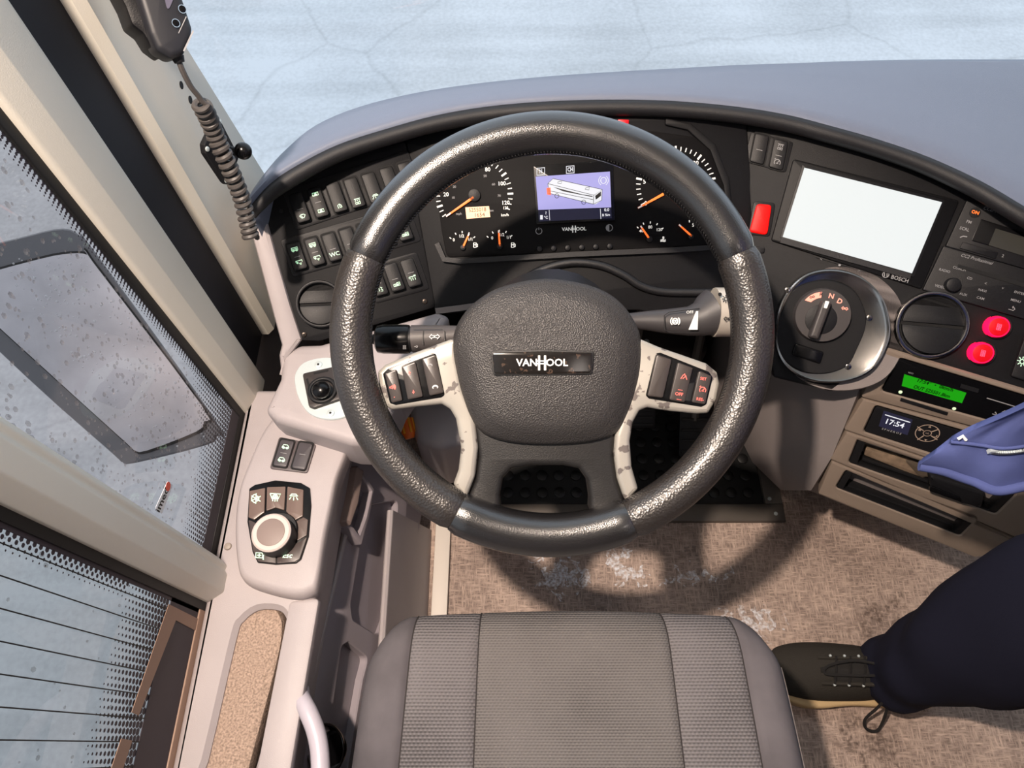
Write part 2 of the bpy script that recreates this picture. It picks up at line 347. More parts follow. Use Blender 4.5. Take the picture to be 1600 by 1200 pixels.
    def circ(s, pl, c_, r_px, wid, h=.0004, n=20, a0=0, a1=360):
        m = pl.mpp(*c_); q0 = pl.to2(pl.P(*c_, h)); N = n if a1 - a0 >= 360 else n + 1
        pts = [q0 + V((cos(radians(a0 + (a1 - a0) * i / n)), sin(radians(a0 + (a1 - a0) * i / n)))) * r_px * m for i in range(N)]
        cl = a1 - a0 >= 360; L = []; R = []
        for p in pts:
            d = (p - q0).normalized() * wid / 2; L.append(pl.to3(p + d, h)); R.append(pl.to3(p - d, h))
        fs = [(i, (i + 1) % N, N + (i + 1) % N, N + i) for i in range(N if cl else N - 1)]
        return s.add(L + R, fs)
    def disc(s, pl, c_, r_px, h0, h1, bev=0, n=24):
        m = pl.mpp(*c_); q0 = pl.to2(pl.P(*c_, h1)); r = r_px * m
        return s.prism2(pl, [q0 + V((cos(2 * pi * i / n), sin(2 * pi * i / n))) * r for i in range(n)], h0, h1, 0, bev)
    def ring(s, pl, c_, ro, ri, h0, h1, n=36, prof=None):
        """rounded ring of rectangular-ish section"""
        m = pl.mpp(*c_); q0 = pl.to2(pl.P(*c_, h1)); ro *= m; ri *= m; w_ = ro - ri; L = []
        prof = prof or [(0, h0), (0, h1 - w_ * .3), (.15, h1 - w_ * .08), (.4, h1), (.6, h1), (.85, h1 - w_ * .08), (1, h1 - w_ * .3), (1, h0)]
        for i in range(n):
            d = V((cos(2 * pi * i / n), sin(2 * pi * i / n))); L.append([pl.to3(q0 + d * (ro - w_ * t), h) for t, h in prof])
        L.append(L[0]); return s.loft(L, closed=True, cap0=False, cap1=False)
    def tube(s, pts, r, seg=10, closed=False, caps=True):
        pts = [V(p) for p in pts]; N = len(pts); rs = r if isinstance(r, (list, tuple)) else [r] * N; loops = []; nprev = None
        for i in range(N):
            t = (pts[(i + 1) % N] - pts[i - 1]) if closed or 0 < i < N - 1 else (pts[min(i + 1, N - 1)] - pts[max(i - 1, 0)])
            t.normalize()
            if nprev is None:
                nprev = t.cross(V((.13, .27, 1)));
                if nprev.length < .1: nprev = t.cross(V((1, .2, 0)))
            nprev = (nprev - t * nprev.dot(t)).normalized(); bn = t.cross(nprev)
            loops.append([pts[i] + (nprev * cos(2 * pi * k / seg) + bn * sin(2 * pi * k / seg)) * rs[i] for k in range(seg)])
        if closed: loops.append(loops[0]); caps = False
        return s.loft(loops, cap0=caps, cap1=caps)
    def lathe(s, p0, p1, prof, seg=20):
        p0, p1 = V(p0), V(p1); a = p1 - p0; t = a.normalized(); n = t.cross(V((.1, .3, 1))).normalized(); bn = t.cross(n)
        return s.loft([[p0 + a * u + (n * cos(2 * pi * k / seg) + bn * sin(2 * pi * k / seg)) * max(r, 1e-5) for k in range(seg)] for u, r in prof])
    def ball(s, c_, r, seg=14, rings=9, sc=(1, 1, 1)):
        L = []
        for i in range(rings + 1):
            a = pi * i / rings; rr = max(sin(a), .001)
            L.append([V(c_) + V((rr * cos(2 * pi * k / seg) * r * sc[0], rr * sin(2 * pi * k / seg) * r * sc[1], -cos(a) * r * sc[2])) for k in range(seg)])
        return s.loft(L)
    def text(s, pl, txt, c_, xd, hpx, h=.0006, bold=0, squeeze=1.0, upd=None, ext=.00015, shear=0, align='CENTER'):
        """flat lettering on plane pl centred on pixel c_, running along pixel direction xd, capital height hpx"""
        cu = bpy.data.curves.new('t', 'FONT'); cu.body = txt; cu.align_x = align; cu.align_y = 'CENTER'; cu.size = 1; cu.resolution_u = 2; cu.offset = bold; cu.shear = shear
        ob = bpy.data.objects.new('t', cu); me = bpy.data.meshes.new_from_object(ob)
        o = pl.P(*c_, h); ex = (pl.P(c_[0] + xd[0], c_[1] + xd[1], h) - o).normalized()
        ey = pl.n.cross(ex)
        if upd: ey = (pl.P(c_[0] + upd[0], c_[1] + upd[1], h) - o).normalized()
        k = hpx * pl.mpp(*c_) / .70
        s.add([o + ex * (v.co.x * k * squeeze) + ey * (v.co.y * k) for v in me.vertices], [tuple(p.vertices) for p in me.polygons])
        bpy.data.meshes.remove(me); bpy.data.objects.remove(ob); bpy.data.curves.remove(cu); return s
    def icon(s, pl, kind, c_, xd, size, wid=.0009, h=.0006):
        o = V(c_); x = V(xd).normalized(); y = V((x.y, -x.x))
        for st in ICON[kind]: s.ribbon(pl, [tuple(o + x * (a * size) + y * (b_ * size)) for a, b_ in st], wid, h)
        return s
    def build(s, name, m, parent=None, smooth=35, sub=0):
        me = bpy.data.meshes.new(name); off = V((0, 0, 0)); o = bpy.data.objects.new(name, me)
        if parent: off = ORG[parent.name]
        else: off = sum(s.v, V((0, 0, 0))) / max(1, len(s.v)); o.location = off
        me.from_pydata([v - off for v in s.v], [], s.f)
        bm = bmesh.new(); bm.from_mesh(me); bmesh.ops.remove_doubles(bm, verts=bm.verts, dist=2e-6); bmesh.ops.recalc_face_normals(bm, faces=bm.faces); bm.to_mesh(me); bm.free()
        me.materials.append(m)
        if smooth:
            me.shade_smooth(); me.set_sharp_from_angle(angle=radians(smooth))
        COL.objects.link(o)
        if parent: o.parent = parent
        ORG[o.name] = off
        if sub: md = o.modifiers.new('Subdivision', 'SUBSURF'); md.levels = md.render_levels = sub
        return o
def arc(cx, cy, r, a0, a1, n=8): return [(cx + r * cos(radians(a0 + (a1 - a0) * i / n)), cy + r * sin(radians(a0 + (a1 - a0) * i / n))) for i in range(n + 1)]
ICON = {
 'bus': [[(-.9, -.3), (-.9, .5), (.9, .5), (.9, -.3), (-.9, -.3)], arc(-.5, -.4, .22, 0, 360), arc(.5, -.4, .22, 0, 360), [(-.9, .1), (.9, .1)]],
 'busarrow': [[(-.9, .2), (-.9, .6), (.9, .6), (.9, .1)], [(-.9, .2), (-.3, .1)], arc(-.5, .05, .2, 0, 360), [(0, -.2), (.6, -.2), (.3, -.7), (0, -.2)]],
 'lamp': [[(-.8, .15), (.8, .15)], [(-.7, .15), (-.4, .5), (.4, .5), (.7, .15)], [(-.5, -.1), (-.85, -.6)], [(0, -.1), (0, -.75)], [(.5, -.1), (.85, -.6)]],
 'lamps': [[(-.8, .7), (.8, .7)], [(-.4, .5), (-.6, .1)], [(.4, .5), (.6, .1)], [(0, .5), (0, .1)], [(-.6, -.2), (-.6, -.7), (-.1, -.7), (-.1, -.2), (-.6, -.2)], [(.1, -.2), (.1, -.7), (.6, -.7), (.6, -.2), (.1, -.2)]],
 'wiper': [[(-.9, .3), (-.4, .6), (.4, .6), (.9, .3), (.35, -.5), (-.35, -.5), (-.9, .3)], [(0, -.5), (-.4, .3)]],
 'defrost': [[(-.9, .5), (.9, .5), (.55, -.35), (-.55, -.35), (-.9, .5)], arc(0, .1, .3, 0, 360), [(-.4, .2), (-.4, -.8)], [(0, .35), (0, -.85)], [(.4, .2), (.4, -.8)]],
 'fan': [[(-.9, -.4), (-.9, .5), (.9, .5), (.9, -.4), (-.9, -.4)], [(-.5, -.1), (.5, -.1)], [(0, -.3), (0, .4)], [(-.3, .2), (0, .4), (.3, .2)]],
 'bell': [[(-.5, -.6), (-.6, .3), (0, .7), (.5, .2), (.6, -.5)], [(.1, .5), (0, -.4), (.4, -.5)]],
 'camera': [[(-.9, -.5), (-.9, .3), (-.3, .3), (-.3, -.5)], [(.1, .6), (.6, .3), (.2, 0), (.7, -.3)], [(.2, -.6), (.7, -.6)]],
 'truck': [[(-.9, -.3), (-.9, .3), (0, .3), (0, -.3), (-.9, -.3)], [(.1, -.3), (.1, .6), (.9, .6), (.9, -.3), (.1, -.3)], [(-.6, 0), (.6, 0)], [(.3, .2), (.7, .2)]],
 'door': [[(-.9, .4), (.9, .4)], [(-.9, .4), (-.9, -.1)], [(-.5, .1), (-.5, -.6)], [(0, .1), (0, -.6)], [(.6, .1), (.6, -.6)], [(.3, .6), (.9, .6)]],
 'snow': [[(0, -.9), (0, .9)], [(-.8, -.45), (.8, .45)], [(-.8, .45), (.8, -.45)], arc(.05, 0, .45, -90, 90), arc(0, 0, .75, 90, 270)],
 'sun': [arc(0, 0, .45, 0, 360)] + [[(.6 * cos(a), .6 * sin(a)), (1 * cos(a), 1 * sin(a))] for a in [k * pi / 4 for k in range(8)]],
 'panel': [[(-.9, -.5), (-.9, .6), (.6, .6), (.6, -.5), (-.9, -.5)], [(-.6, .05), (.3, .05)], [(-.15, -.3), (-.15, .4)], [(.8, .2), (.8, -.8)], [(.65, -.8), (.95, -.8)]],
 'window': [[(-.9, -.3), (-.5, .5), (.5, .5), (.9, -.1)], [(-.9, -.3), (.9, -.3)], arc(-.45, -.3, .25, 0, 360), arc(.45, -.3, .25, 0, 360)],
 'phone': [arc(0, -.3, .9, 20, 160), [(-.85, 0), (-.6, -.35)], [(.85, 0), (.6, -.35)], arc(0, -.2, .6, 30, 150)],
 'speaker': [[(-.8, -.2), (-.8, .2), (-.4, .2), (0, .6), (0, -.6), (-.4, -.2), (-.8, -.2)], arc(0, 0, .4, -50, 50), arc(0, 0, .7, -50, 50), arc(0, 0, 1.0, -50, 50)],
 'up': [[(0, -.7), (0, .3)], [(-.4, .1), (0, .7), (.4, .1), (-.4, .1)]],
 'down': [[(0, .7), (0, -.3)], [(-.4, -.1), (0, -.7), (.4, -.1), (-.4, -.1)]],
 'arrows': [[(-1, 0), (-.5, .5), (-.5, .2), (-.1, .2), (-.1, -.2), (-.5, -.2), (-.5, -.5), (-1, 0)], [(1, 0), (.5, .5), (.5, .2), (.1, .2), (.1, -.2), (.5, -.2), (.5, -.5), (1, 0)]],
 'brake': [arc(0, 0, .5, 0, 360, 14), arc(0, 0, .8, -50, 50), arc(0, 0, .8, 130, 230), arc(-.18, 0, .2, 0, 360), arc(.18, 0, .2, 0, 360)],
 'pump': [[(-.6, -.7), (-.6, .7), (.2, .7), (.2, -.7), (-.6, -.7)], [(-.6, .1), (.2, .1)], [(.2, .4), (.6, .3), (.6, -.5), (.3, -.5)]],
 'temp': [[(0, .9), (0, -.1)], [(0, .7), (.4, .7)], [(0, .3), (.4, .3)], [(-.8, -.3), (-.4, -.1), (.4, -.3), (.8, -.1)], [(-.8, -.7), (-.4, -.5), (.4, -.7), (.8, -.5)]],
 'power': [arc(0, 0, .8, 120, 420, 14), [(0, .3), (0, .9)]],
 'cruise': [arc(0, -.1, .8, -30, 220, 12), [(0, -.1), (.5, .5)], [(-.9, .6), (-.6, .9)], [(-.3, -.3), (.3, -.3)]],
 'lane': [[(-.8, -.6), (-.3, .5), (.3, .5), (.8, -.6)], [(0, .5), (0, .9)], [(-.3, -.5), (.3, .2)]],
 'back': [[(-.8, -.4), (.5, -.4), (.8, 0), (.5, .4), (.1, .4)], [(.3, .7), (.1, .4), (.3, .1)]],
 'boxes': [[(-.5, -.8), (-.5, .8), (.5, .8), (.5, -.8), (-.5, -.8)], [(-.5, 0), (.5, 0)], arc(0, .4, .2, 0, 360), arc(0, -.4, .2, 0, 360)],
 'snake': [[(-.9, 0), (-.3, .4), (.2, 0), (.9, .2)], [(-.5, -.3), (.4, -.3)], arc(.2, .1, .35, 0, 200)],
}
def thing(name, label, cat, loc, group=None):
    o = bpy.data.objects.new(name, None); COL.objects.link(o); o.empty_display_size = .03
    o.location = loc; ORG[o.name] = V(loc); o['label'] = label; o['category'] = cat
    if group: o['group'] = group
    return o
def tag(o, label, cat, group=None):
    o['label'] = label; o['category'] = cat
    if group: o['group'] = group
    return o
def struct(o): o['kind'] = 'structure'; return o
def stuff(o): o['kind'] = 'stuff'; return o
def lbl(o, t): o['label'] = t; return o

# ------------------------------------------------------------------ the cab's planes (metres; y forward, z up from the cab floor)
PC = tilted(CP + ray(900, 320) * .95, 0, 40)            # centre fascia
PL = tilted(PC.P(655, 345), 20, 40)                      # left wing of the dash
PR = tilted(PC.P(1165, 300), -21, 38)                    # right wing of the dash
PS = tilted(PR.P(1480, 575), -22, 66)                    # unit stack below the right wing
WN = -FW + RT * 0; PW = Pl(CP + ray(862, 527) * .71, (-.02, -.52, .854), (1, 0, 0))   # steering wheel plane
ZF = zplane(0)
PW = Pl(CP + ray(862, 527) * .71, (0, -.525, .851), (1, 0, 0))
# ------------------------------------------------------------------ setting: ground, cab shell, pillars, glass
struct(MB().box(-14, 16, -8, 18, -1.05, -.95).build('ground', GROUND))
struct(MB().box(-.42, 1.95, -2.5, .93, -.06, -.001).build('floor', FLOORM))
struct(MB().box(-.46, 1.95, -2.5, 1.02, 1.95, 2.0).build('ceiling', CREAM))
struct(MB().box(-.42, 1.95, -2.55, -2.5, -.06, 1.95).build('wall_back', GREY2))
struct(MB().box(-.398, -.3885, -2.5, .74, -.3, .412).build('wall_left', GREY2))
struct(MB().box(-.43, -.392, -2.5, -.9, .412, 1.95).build('wall_left_rear', GREY2))
struct(MB().box(-.43, -.385, -.9, .60, 1.55, 1.95).build('wall_left_header', CREAM))
struct(MB().box(1.95, 2.0, -2.5, 1.0, -.3, .75).build('wall_right', GREY2))
struct(MB().box(1.955, 1.965, -2.5, 1.0, .75, 1.95).build('window_4', GLASS_S))
# front wall below the windscreen follows its curve
def wsx(x): return (.725 + .13 * sin(max(0, min(1, (x + .40) / .62)) * pi / 2)) if x < 1.3 else .855
xs = [-.415 + i * .05 for i in range(48)]
def wtop(x): return .48 + .12 * max(0, min(1, (x + .20) / .2))
fw_ = MB(); fw_.loft([[V((x, wsx(x) + .015, -.3)) for x in xs], [V((x, wsx(x) + .015, wtop(x))) for x in xs], [V((x, wsx(x) + .04, wtop(x))) for x in xs], [V((x, wsx(x) + .04, -.3)) for x in xs], [V((x, wsx(x) + .015, -.3)) for x in xs]], closed=False)
struct(fw_.build('wall_front', DARK))
RK = .22
gl = MB(); gl.loft([[V((x, wsx(x) + .02 - RK * (z - .6), z)) for x in xs] for z in (.48, .60, .95, 1.3, 1.65, 1.95)] , closed=False)
struct(gl.build('window_3', GLASS_W))
# side panes
def pane(y0, y1): return MB().add([V((-.3885, y0, .405)), V((-.3885, y1, .405)), V((-.3885, y1, 1.56)), V((-.3885, y0, 1.56))], [(0, 1, 2, 3)])
w1 = struct(pane(.20, .425).build('window_1', GLASS_S))
w2 = struct(pane(-.9, .172).build('window_2', GLASS_R))
XG = Pl((-.386, 0, 0), (1, 0, 0), (0, 1, 0))
# dotted frit prints (each dot a small flat print on the pane)
def dots(rows, rf, pl=XG, seg=6):
    m = MB()
    for (y, z, r) in rows:
        if r < .0003: continue
        m.add([V((-.3862, y + r * cos(2 * pi * k / seg), z + r * sin(2 * pi * k / seg))) for k in range(seg)], [tuple(range(seg))])
    return m
rows = []; st = .0058
for i in range(36):                                       # lower edge of window_1, rising towards its front corner
    for j in range(40):
        y = .218 + i * st * .95; z = .432 + j * st + (st / 2 if i % 2 else 0)
        if y > .411: continue
        top = .515 + .085 * max(0, (y - .30) / .11) ** 2
        t = (top - z) / (top - .432)
        if t > 0: rows.append((y, z, .0034 * t ** .55))
for j in range(190):                                      # comb edge beside the front rubber
    z = .50 + j * .0056
    for i in range(4): rows.append((.411 - i * .0030, z, .0021 - i * .0004))
f1 = stuff(dots(rows, 0).build('frit_dots', FRIT, w1))
MB().box(-.3862, -.3855, .205, .412, .405, .452).build('frit_band', FRIT, w1)
m = MB(); m.box(-.3862, -.3855, -.9, .160, .405, .503); m.box(-.3862, -.3855, .146, .162, .405, 1.56); m.build('frit_band', FRIT, w2)
rows = []; st = .0072
for i in range(150):
    for j in range(13):
        y = .150 - i * st * .9; z = .506 + j * st + (st / 2 if i % 2 else 0); rows.append((y, z, .0040 * (1 - j / 13.5) ** .6))
for j in range(110):
    for i in range(4): rows.append((.145 - i * .0042, .60 + j * .0084 + (i % 2) * .0042, .0028 - i * .0006))
stuff(dots(rows, 0).build('frit_dots', FRIT, w2))
XB = Pl((-.3852, 0, 0), (1, 0, 0), (0, 1, 0))
for px in ([(264, 944), (330, 977), (318, 992), (275, 969), (217, 1118), (206, 1113)], [(190, 1154), (207, 1157), (150, 1330), (132, 1325)]):
    MB().prism(XB, px, 0, .0006).build('busbar', BROWNF, w2)
for k in range(26):
    y = .158 - .0219 * k; m = MB(); m.tube([(-.3858, y, .50), (-.3858, y, 1.55)], .0006, 5); m.build('heating_wire', RUBBER, w2)
# raindrops on the outer faces of the panes
def drops(name, ylo, yhi, zlo, zhi, n, parent, x=-.3912):
    m = MB()
    for i in range(n):
        y = random.uniform(ylo, yhi); z = random.uniform(zlo, zhi); r = random.choice([.0010, .0013, .0017, .0024]); e = random.uniform(1, 1.7)
        v = [V((x, y + r * cos(2 * pi * k / 6), z + e * r * sin(2 * pi * k / 6))) for k in range(6)] + [V((x - r * .6, y, z))]
        m.add(v, [(k, (k + 1) % 6, 6) for k in range(6)])
    stuff(m.build(name, DROP, parent))
drops('raindrops', .215, .40, .45, .95, 620, w1); drops('raindrops', -.3, .16, .5, .95, 160, w2)
# sticker on window_1
XS = Pl((-.385, 0, 0), (1, 0, 0), (0, 1, 0))
stk = thing('window_sticker', 'small white sticker with dark letters and a red dot on the side window', 'sticker', XS.P(257, 778))
MB().prism(XS, [(262, 752), (270, 758), (253, 803), (243, 794)], 0, .0005, .002).build('sheet', mat('sticker_white', (235, 238, 242), .5), stk)
XT = Pl((-.3844, 0, 0), (1, 0, 0), (0, 1, 0))
MB().text(XT, 'imed', (254, 781), (9, -21), 7, .0002, .02, 1.15, upd=(-10, -6)).build('letters', RUBBER, stk)
MB().disc(XT, (263, 760), 3.6, 0, .0003).build('red_dot', mat('sticker_red', (225, 90, 70), .5), stk)
# pillars
Z0, Z1 = .40, 1.60
def pillar(name, sec, m, z0=Z0, z1=Z1, bev=0, lean=None):
    q = ccw([V(a) for a in sec]); k = MB(); L = []
    for z in (z0, .6, 1.05, z1):
        L.append([V((p.x, p.y - (RK * min(.45, z - .6) if lean and i in lean else 0), z)) for i, p in enumerate(q)])
    k.loft(L); return struct(k.build(name, m, smooth=25))
pillar('trim_1', fillet([V(a) for a in [(-.3884, .412), (-.384, .412), (-.384, .426), (-.3884, .426)]], .004), RUBBER)
pillar('trim_2', fillet(ccw([V(a) for a in [(-.3884, .424), (-.378, .424), (-.370, .447), (-.370, .488), (-.43, .488)]]), .006), CREAM)
pillar('trim_3', [(-.43, .486), (-.388, .486), (-.388, .574), (-.43, .574)], NAVY)
pillar('trim_6', [(-.43, .486), (-.386, .486), (-.386, .492), (-.43, .492)], RUBBER)
q = ccw([V(a) for a in [(-.43, .566), (-.378, .566), (-.371, .576), (-.371, .60), (-.364, .62), (-.364, .735), (-.43, .745)]])
ln = [i for i, p in enumerate(q) if p.y > .7]
pillar('trim_4', q, CREAM, lean=ln)
pillar('trim_5', fillet(ccw([V(a) for a in [(-.3884, .160), (-.378, .160), (-.362, .172), (-.362, .194), (-.366, .199), (-.364, .205), (-.378, .216), (-.3884, .216)]]), .004), CREAM)
pillar('trim_7', [(-.3884, .150), (-.383, .150), (-.383, .163), (-.3884, .163)], RUBBER)
struct(MB().box(-.3884, -.3845, .205, .42, .40, .428, .002).build('trim_8', RUBBER))
struct(MB().box(-.3884, -.3835, -.9, .165, .40, .427, .002).build('trim_9', BROWNF))
struct(MB().box(-.147, -.118, .12, .385, 0, .012, .002).build('trim_10', mat('white_edge_strip', (222, 214, 204), .5)))
# screw holes in the front pillar
XH = Pl((-.364, 0, 0), (1, 0, 0), (0, 1, 0))
for c_ in ((284, 133), (298, 156)):
    struct(MB().disc(XH, c_, 2.6, 0, .0006).build('trim_hole', DARK))

# ------------------------------------------------------------------ exterior mirror outside the front side window
PMm = Pl(CP + ray(190, 545) * 1.28, (.22, -.42, .88), (.8, .5, -.2))
mo = [(-60, 415), (60, 378), (115, 367), (140, 378), (160, 400), (343, 655), (346, 680), (330, 694), (222, 721), (203, 719), (188, 706), (60, 592), (-60, 470)]
mi = [(-60, 440), (62, 404), (112, 395), (138, 397), (148, 410), (318, 634), (322, 660), (310, 676), (232, 706), (212, 705), (200, 694), (72, 578), (-50, 465)]
rm = thing('exterior_mirror', 'large grey framed mirror spotted with rain outside the side window', 'mirror', PMm.P(190, 545))
k = MB(); k.dome(PMm, mo, [(.90, -.05), (.97, -.03), (1.0, -.008), (1.0, -.004), (.985, 0)], 3); k.build('mirror_housing', MIRRGREY, rm)
MIR = mat('mirror_glass', (188, 188, 194), .3, .2, var=.22, vscale=9)
k = MB(); k.dome(PMm, mi, [(1.01, 0), (1.01, .004), (.99, .006)], 3); k.build('rubber_rim', RUBBER, rm)
k = MB(); k.dome(PMm, mi, [(.985, .0), (.985, .0066)], 3); k.build('mirror_glass', MIR, rm)
k = MB()
for i in range(520):
    x = random.uniform(10, 320); y = random.uniform(400, 700)
    if y < 400 + max(0, (x - 130) * 1.25) or y > 420 + x * 1.25 or (y - 400) / 320 > random.random() + .45: continue
    p = PMm.P(x, y, .0067); r = random.choice([.0016, .0022, .003]);
    k.add([p + PMm.e1 * r * cos(2 * pi * a / 6) + PMm.e2 * r * sin(2 * pi * a / 6) for a in range(6)] + [p + PMm.n * r * .7], [(a, (a + 1) % 6, 6) for a in range(6)])
stuff(k.build('raindrops', DROP, rm))
MB().tube([PMm.P(-60, 470, -.05), PMm.P(-160, 440, -.08), PMm.P(-230, 330, -.05)], .02).build('mirror_arm', RUBBER, rm)

# ------------------------------------------------------------------ dashboard
db = thing('dashboard', 'black dashboard with a curved grey padded top under the windscreen', 'dashboard', (.2, .7, .45))
lip = [(389, 326, .655), (398, 312, .662), (425, 285, .668), (470, 256, .672), (530, 226, .675), (600, 203, .675), (680, 181, .676), (760, 167, .676), (850, 159, .676), (950, 156, .676), (1050, 158, .676), (1150, 167, .676), (1230, 180, .675), (1300, 198, .674), (1370, 218, .672), (1450, 246, .67), (1530, 283, .668), (1600, 324, .665), (1690, 376, .66), (1790, 440, .655)]
far = [(384, 318, .655), (392, 300, .66), (416, 266, .66), (446, 232, .66), (492, 194, .66), (560, 165, .66), (650, 143, .66), (750, 128, .66), (860, 117, .66), (960, 110, .66), (1060, 104, .66), (1160, 98, .66), (1240, 95, .66), (1310, 92, .66), (1390, 90, .66), (1470, 89, .66), (1560, 89, .66), (1650, 89, .66), (1760, 90, .66), (1880, 92, .66)]
zp = lambda a: zplane(a[2]).P(a[0], a[1])
Lp = [zp(a) for a in lip]; Fp = [zp(a) for a in far]
rows_ = []
for t, dz in ((0, -.004), (.04, .003), (.12, .006), (.35, .006), (.7, .003), (.95, 0), (1.0, -.004), (1.02, -.03), (1.03, -.12)):
    rows_.append([l.lerp(f_, t) + V((0, 0, dz)) for l, f_ in zip(Lp, Fp)])
sp = [spline(r_, 4, False) for r_ in rows_]
MB().loft(sp, closed=False).build('padded_top', DASHTOP, db, smooth=60)
ls = spline(Lp, 4, False); rr = [.006 + .0045 * min(1, i / 10) for i in range(len(ls))]
MB().tube([p + V((0, -.003, -.010)) for p in ls], rr, 12).build('rolled_edge', SOFT, db, smooth=60)
cf = [(634, 222), (700, 196), (800, 178), (900, 171), (1050, 169), (1166, 180), (1178, 330), (1185, 420), (1205, 520), (1100, 520), (1000, 485), (760, 485), (680, 492), (655, 350)]
MB().prism(PC, cf, -.03, 0, .004, .003).build('centre_fascia', PANEL, db)
lf = [(412, 338), (430, 305), (470, 276), (530, 247), (634, 221), (657, 350), (681, 480), (500, 533), (470, 532)]
rf = [(1164, 180), (1232, 195), (1300, 213), (1370, 233), (1450, 262), (1530, 299), (1600, 342), (1690, 396), (1790, 460), (1790, 670), (1600, 614), (1388, 548), (1300, 612), (1210, 590), (1190, 470), (1178, 420)]
MB().prism(PR, rf, -.025, 0, .004, .003).build('right_fascia', PANEL, db)
# lower ledge and arch over the steering column
ar = [(812, 447), (830, 430), (862, 416), (900, 410), (940, 415), (975, 430), (1000, 446), (1030, 455), (1070, 457), (1120, 456), (1180, 452)]
a3 = spline([PC.P(x, y, .004) for x, y in ar], 5, False)
MB().tube(a3, .006, 8).build('column_arch', SOFT, db, smooth=60)
MB().ribbon(PC, [(681, 486), (720, 481), (775, 473)], .008, .002, th=.003).build('lower_edge', GREY2, db)
MB().prism(PC, [(1040, 184), (1080, 193), (1118, 225), (1140, 280), (1146, 350), (1138, 352), (1131, 290), (1110, 235), (1075, 203), (1040, 195)], 0, .006, .003, .002).build('binnacle_hood', PANEL, db)
MB().prism(PC, [(966, 186), (983, 187), (982, 199), (966, 198)], 0, .005, .001, .001).build('red_tell_tale', mat('red_plastic', (190, 20, 30), .35, emit=(200, 10, 25), es=.5), db)
# carcass behind and below the fascias
k = MB(); k.loft([[V((-.26, .69, .55)), V((.36, .78, .55)), V((.75, .72, .55)), V((.75, .84, .55)), V((-.20, .80, .55))], [V((-.26, .66, .40)), V((.36, .70, .40)), V((.6, .66, .40)), V((.75, .84, .40)), V((-.26, .80, .40))]]); k.build('carcass', DARK, db)
# light grey cheek at the left end and the shelf below the left wing
MB().prism(PL, [(386, 342), (398, 330), (414, 334), (432, 400), (452, 470), (472, 531), (450, 560), (441, 600), (436, 556), (440, 540), (418, 460), (402, 400)], -.04, .008, .004, .006).build('left_cheek', GREY, db)
PSH = zplane(.487)
shp = [(440, 545), (470, 536), (500, 535), (684, 484), (704, 492), (664, 560), (622, 620), (592, 694), (546, 692), (430, 656), (412, 640), (436, 590)]
MB().prism(PSH, shp, -.075, 0, .012, .012, steps=4).build('side_shelf', GREY, db)

# ------------------------------------------------------------------ rocker switches
RD = V((1, -.285)).normalized()
def rocker(pl, parent, c_, ld, hl, hw, syms, m=BLACK, wid=.0009, low=.0025, rise=.005, hs=None, flat=False):
    """ld: pixel direction along the switch from its top end; syms: [(kind or text, position -1..1, size, material)]"""
    L = V(ld).normalized(); W = V(hs).normalized() if hs else V((-L.y, L.x)) * -1; c_ = V(c_)
    qd = [c_ - L * hl - W * hw, c_ - L * hl + W * hw, c_ + L * hl + W * hw, c_ + L * hl - W * hw]
    big = [c_ - L * (hl + 2.5) - W * (hw + 2), c_ - L * (hl + 2.5) + W * (hw + 2), c_ + L * (hl + 2.5) + W * (hw + 2), c_ + L * (hl + 2.5) - W * (hw + 2)]
    well = MB().prism(pl, big, 0, .0016, .004).build('switch_well', DARK, parent)
    o2 = pl.to2(pl.P(*c_)); l2 = (pl.to2(pl.P(*(c_ + L * hl))) - o2)
    hf = (lambda p: 0) if flat else (lambda p: low + rise * ((p - o2).dot(l2) / l2.dot(l2)) * .5)
    r_ = MB().prism(pl, qd, .0005, .005 if flat else .0045, .0035, .0012, hf=hf).build('rocker_switch', m, parent)
    for kind, pos, size, mm in syms:
        p = c_ + L * (hl * pos); h = .0053 if flat else .0045 + low + rise * pos * .5 + .0003
        k = MB(); X = V((L.y, -L.x)) * (1 if L.y > 0 else -1)
        if kind in ICON: k.icon(pl, kind, tuple(p), tuple(W if W.x > 0 else -W), size, wid, h)
        elif kind == '-': k.ribbon(pl, [tuple(p - W * hw * .45), tuple(p + W * hw * .45)], .0006, h)
        else: k.text(pl, kind, tuple(p), tuple(W if W.x > 0 else -W), size, h, .012)
        k.build('symbol', mm, r_)
    return r_
lw = thing('switch_panel', 'black switch panel with three rows of rockers at the left end of the dash', 'switch panel', PL.P(550, 380))
MB().prism(PL, lf, -.015, .002, .006, .002).build('panel_plate', PANEL, lw)
L1 = (14, 40)
def frame_plate(c0, c1, hl, hw):
    a, b_ = V(c0), V(c1); L = V(L1).normalized(); d = (b_ - a).normalized()
    MB().prism(PL, [a - L * hl - d * hw, b_ - L * hl + d * hw, b_ + L * hl + d * hw, a + L * hl - d * hw], .002, .0035, .005, .001).build('switch_frame', BLACK, lw)
PLr = Pl(PL.to3((0, 0), .0035), PL.n, PL.e1)
frame_plate((468, 324), (632, 270), 33, 17); frame_plate((464, 400), (632, 352), 31, 17); frame_plate((593, 441), (645, 427), 31, 17)
A, B_ = ICONG, PALEPRINT
for c_, sy in (((468, 324), [('wiper', .62, 5, A), ('-', .12, 0, B_)]), ((497, 316), [('fan', -.55, 5, A), ('fan', .6, 5, A), ('-', 0, 0, B_)]), ((526, 308), [('bell', .62, 5, A)]),
               ((554, 301), [('lamps', .6, 6, A)]), ((582, 293), [('lamp', .6, 6, A)]), ((610, 284), [('-', .1, 0, B_)]), ((638, 276), [('-', .1, 0, B_)])):
    rocker(PLr, lw, c_, L1, 24, 10.5, sy, hs=RD)
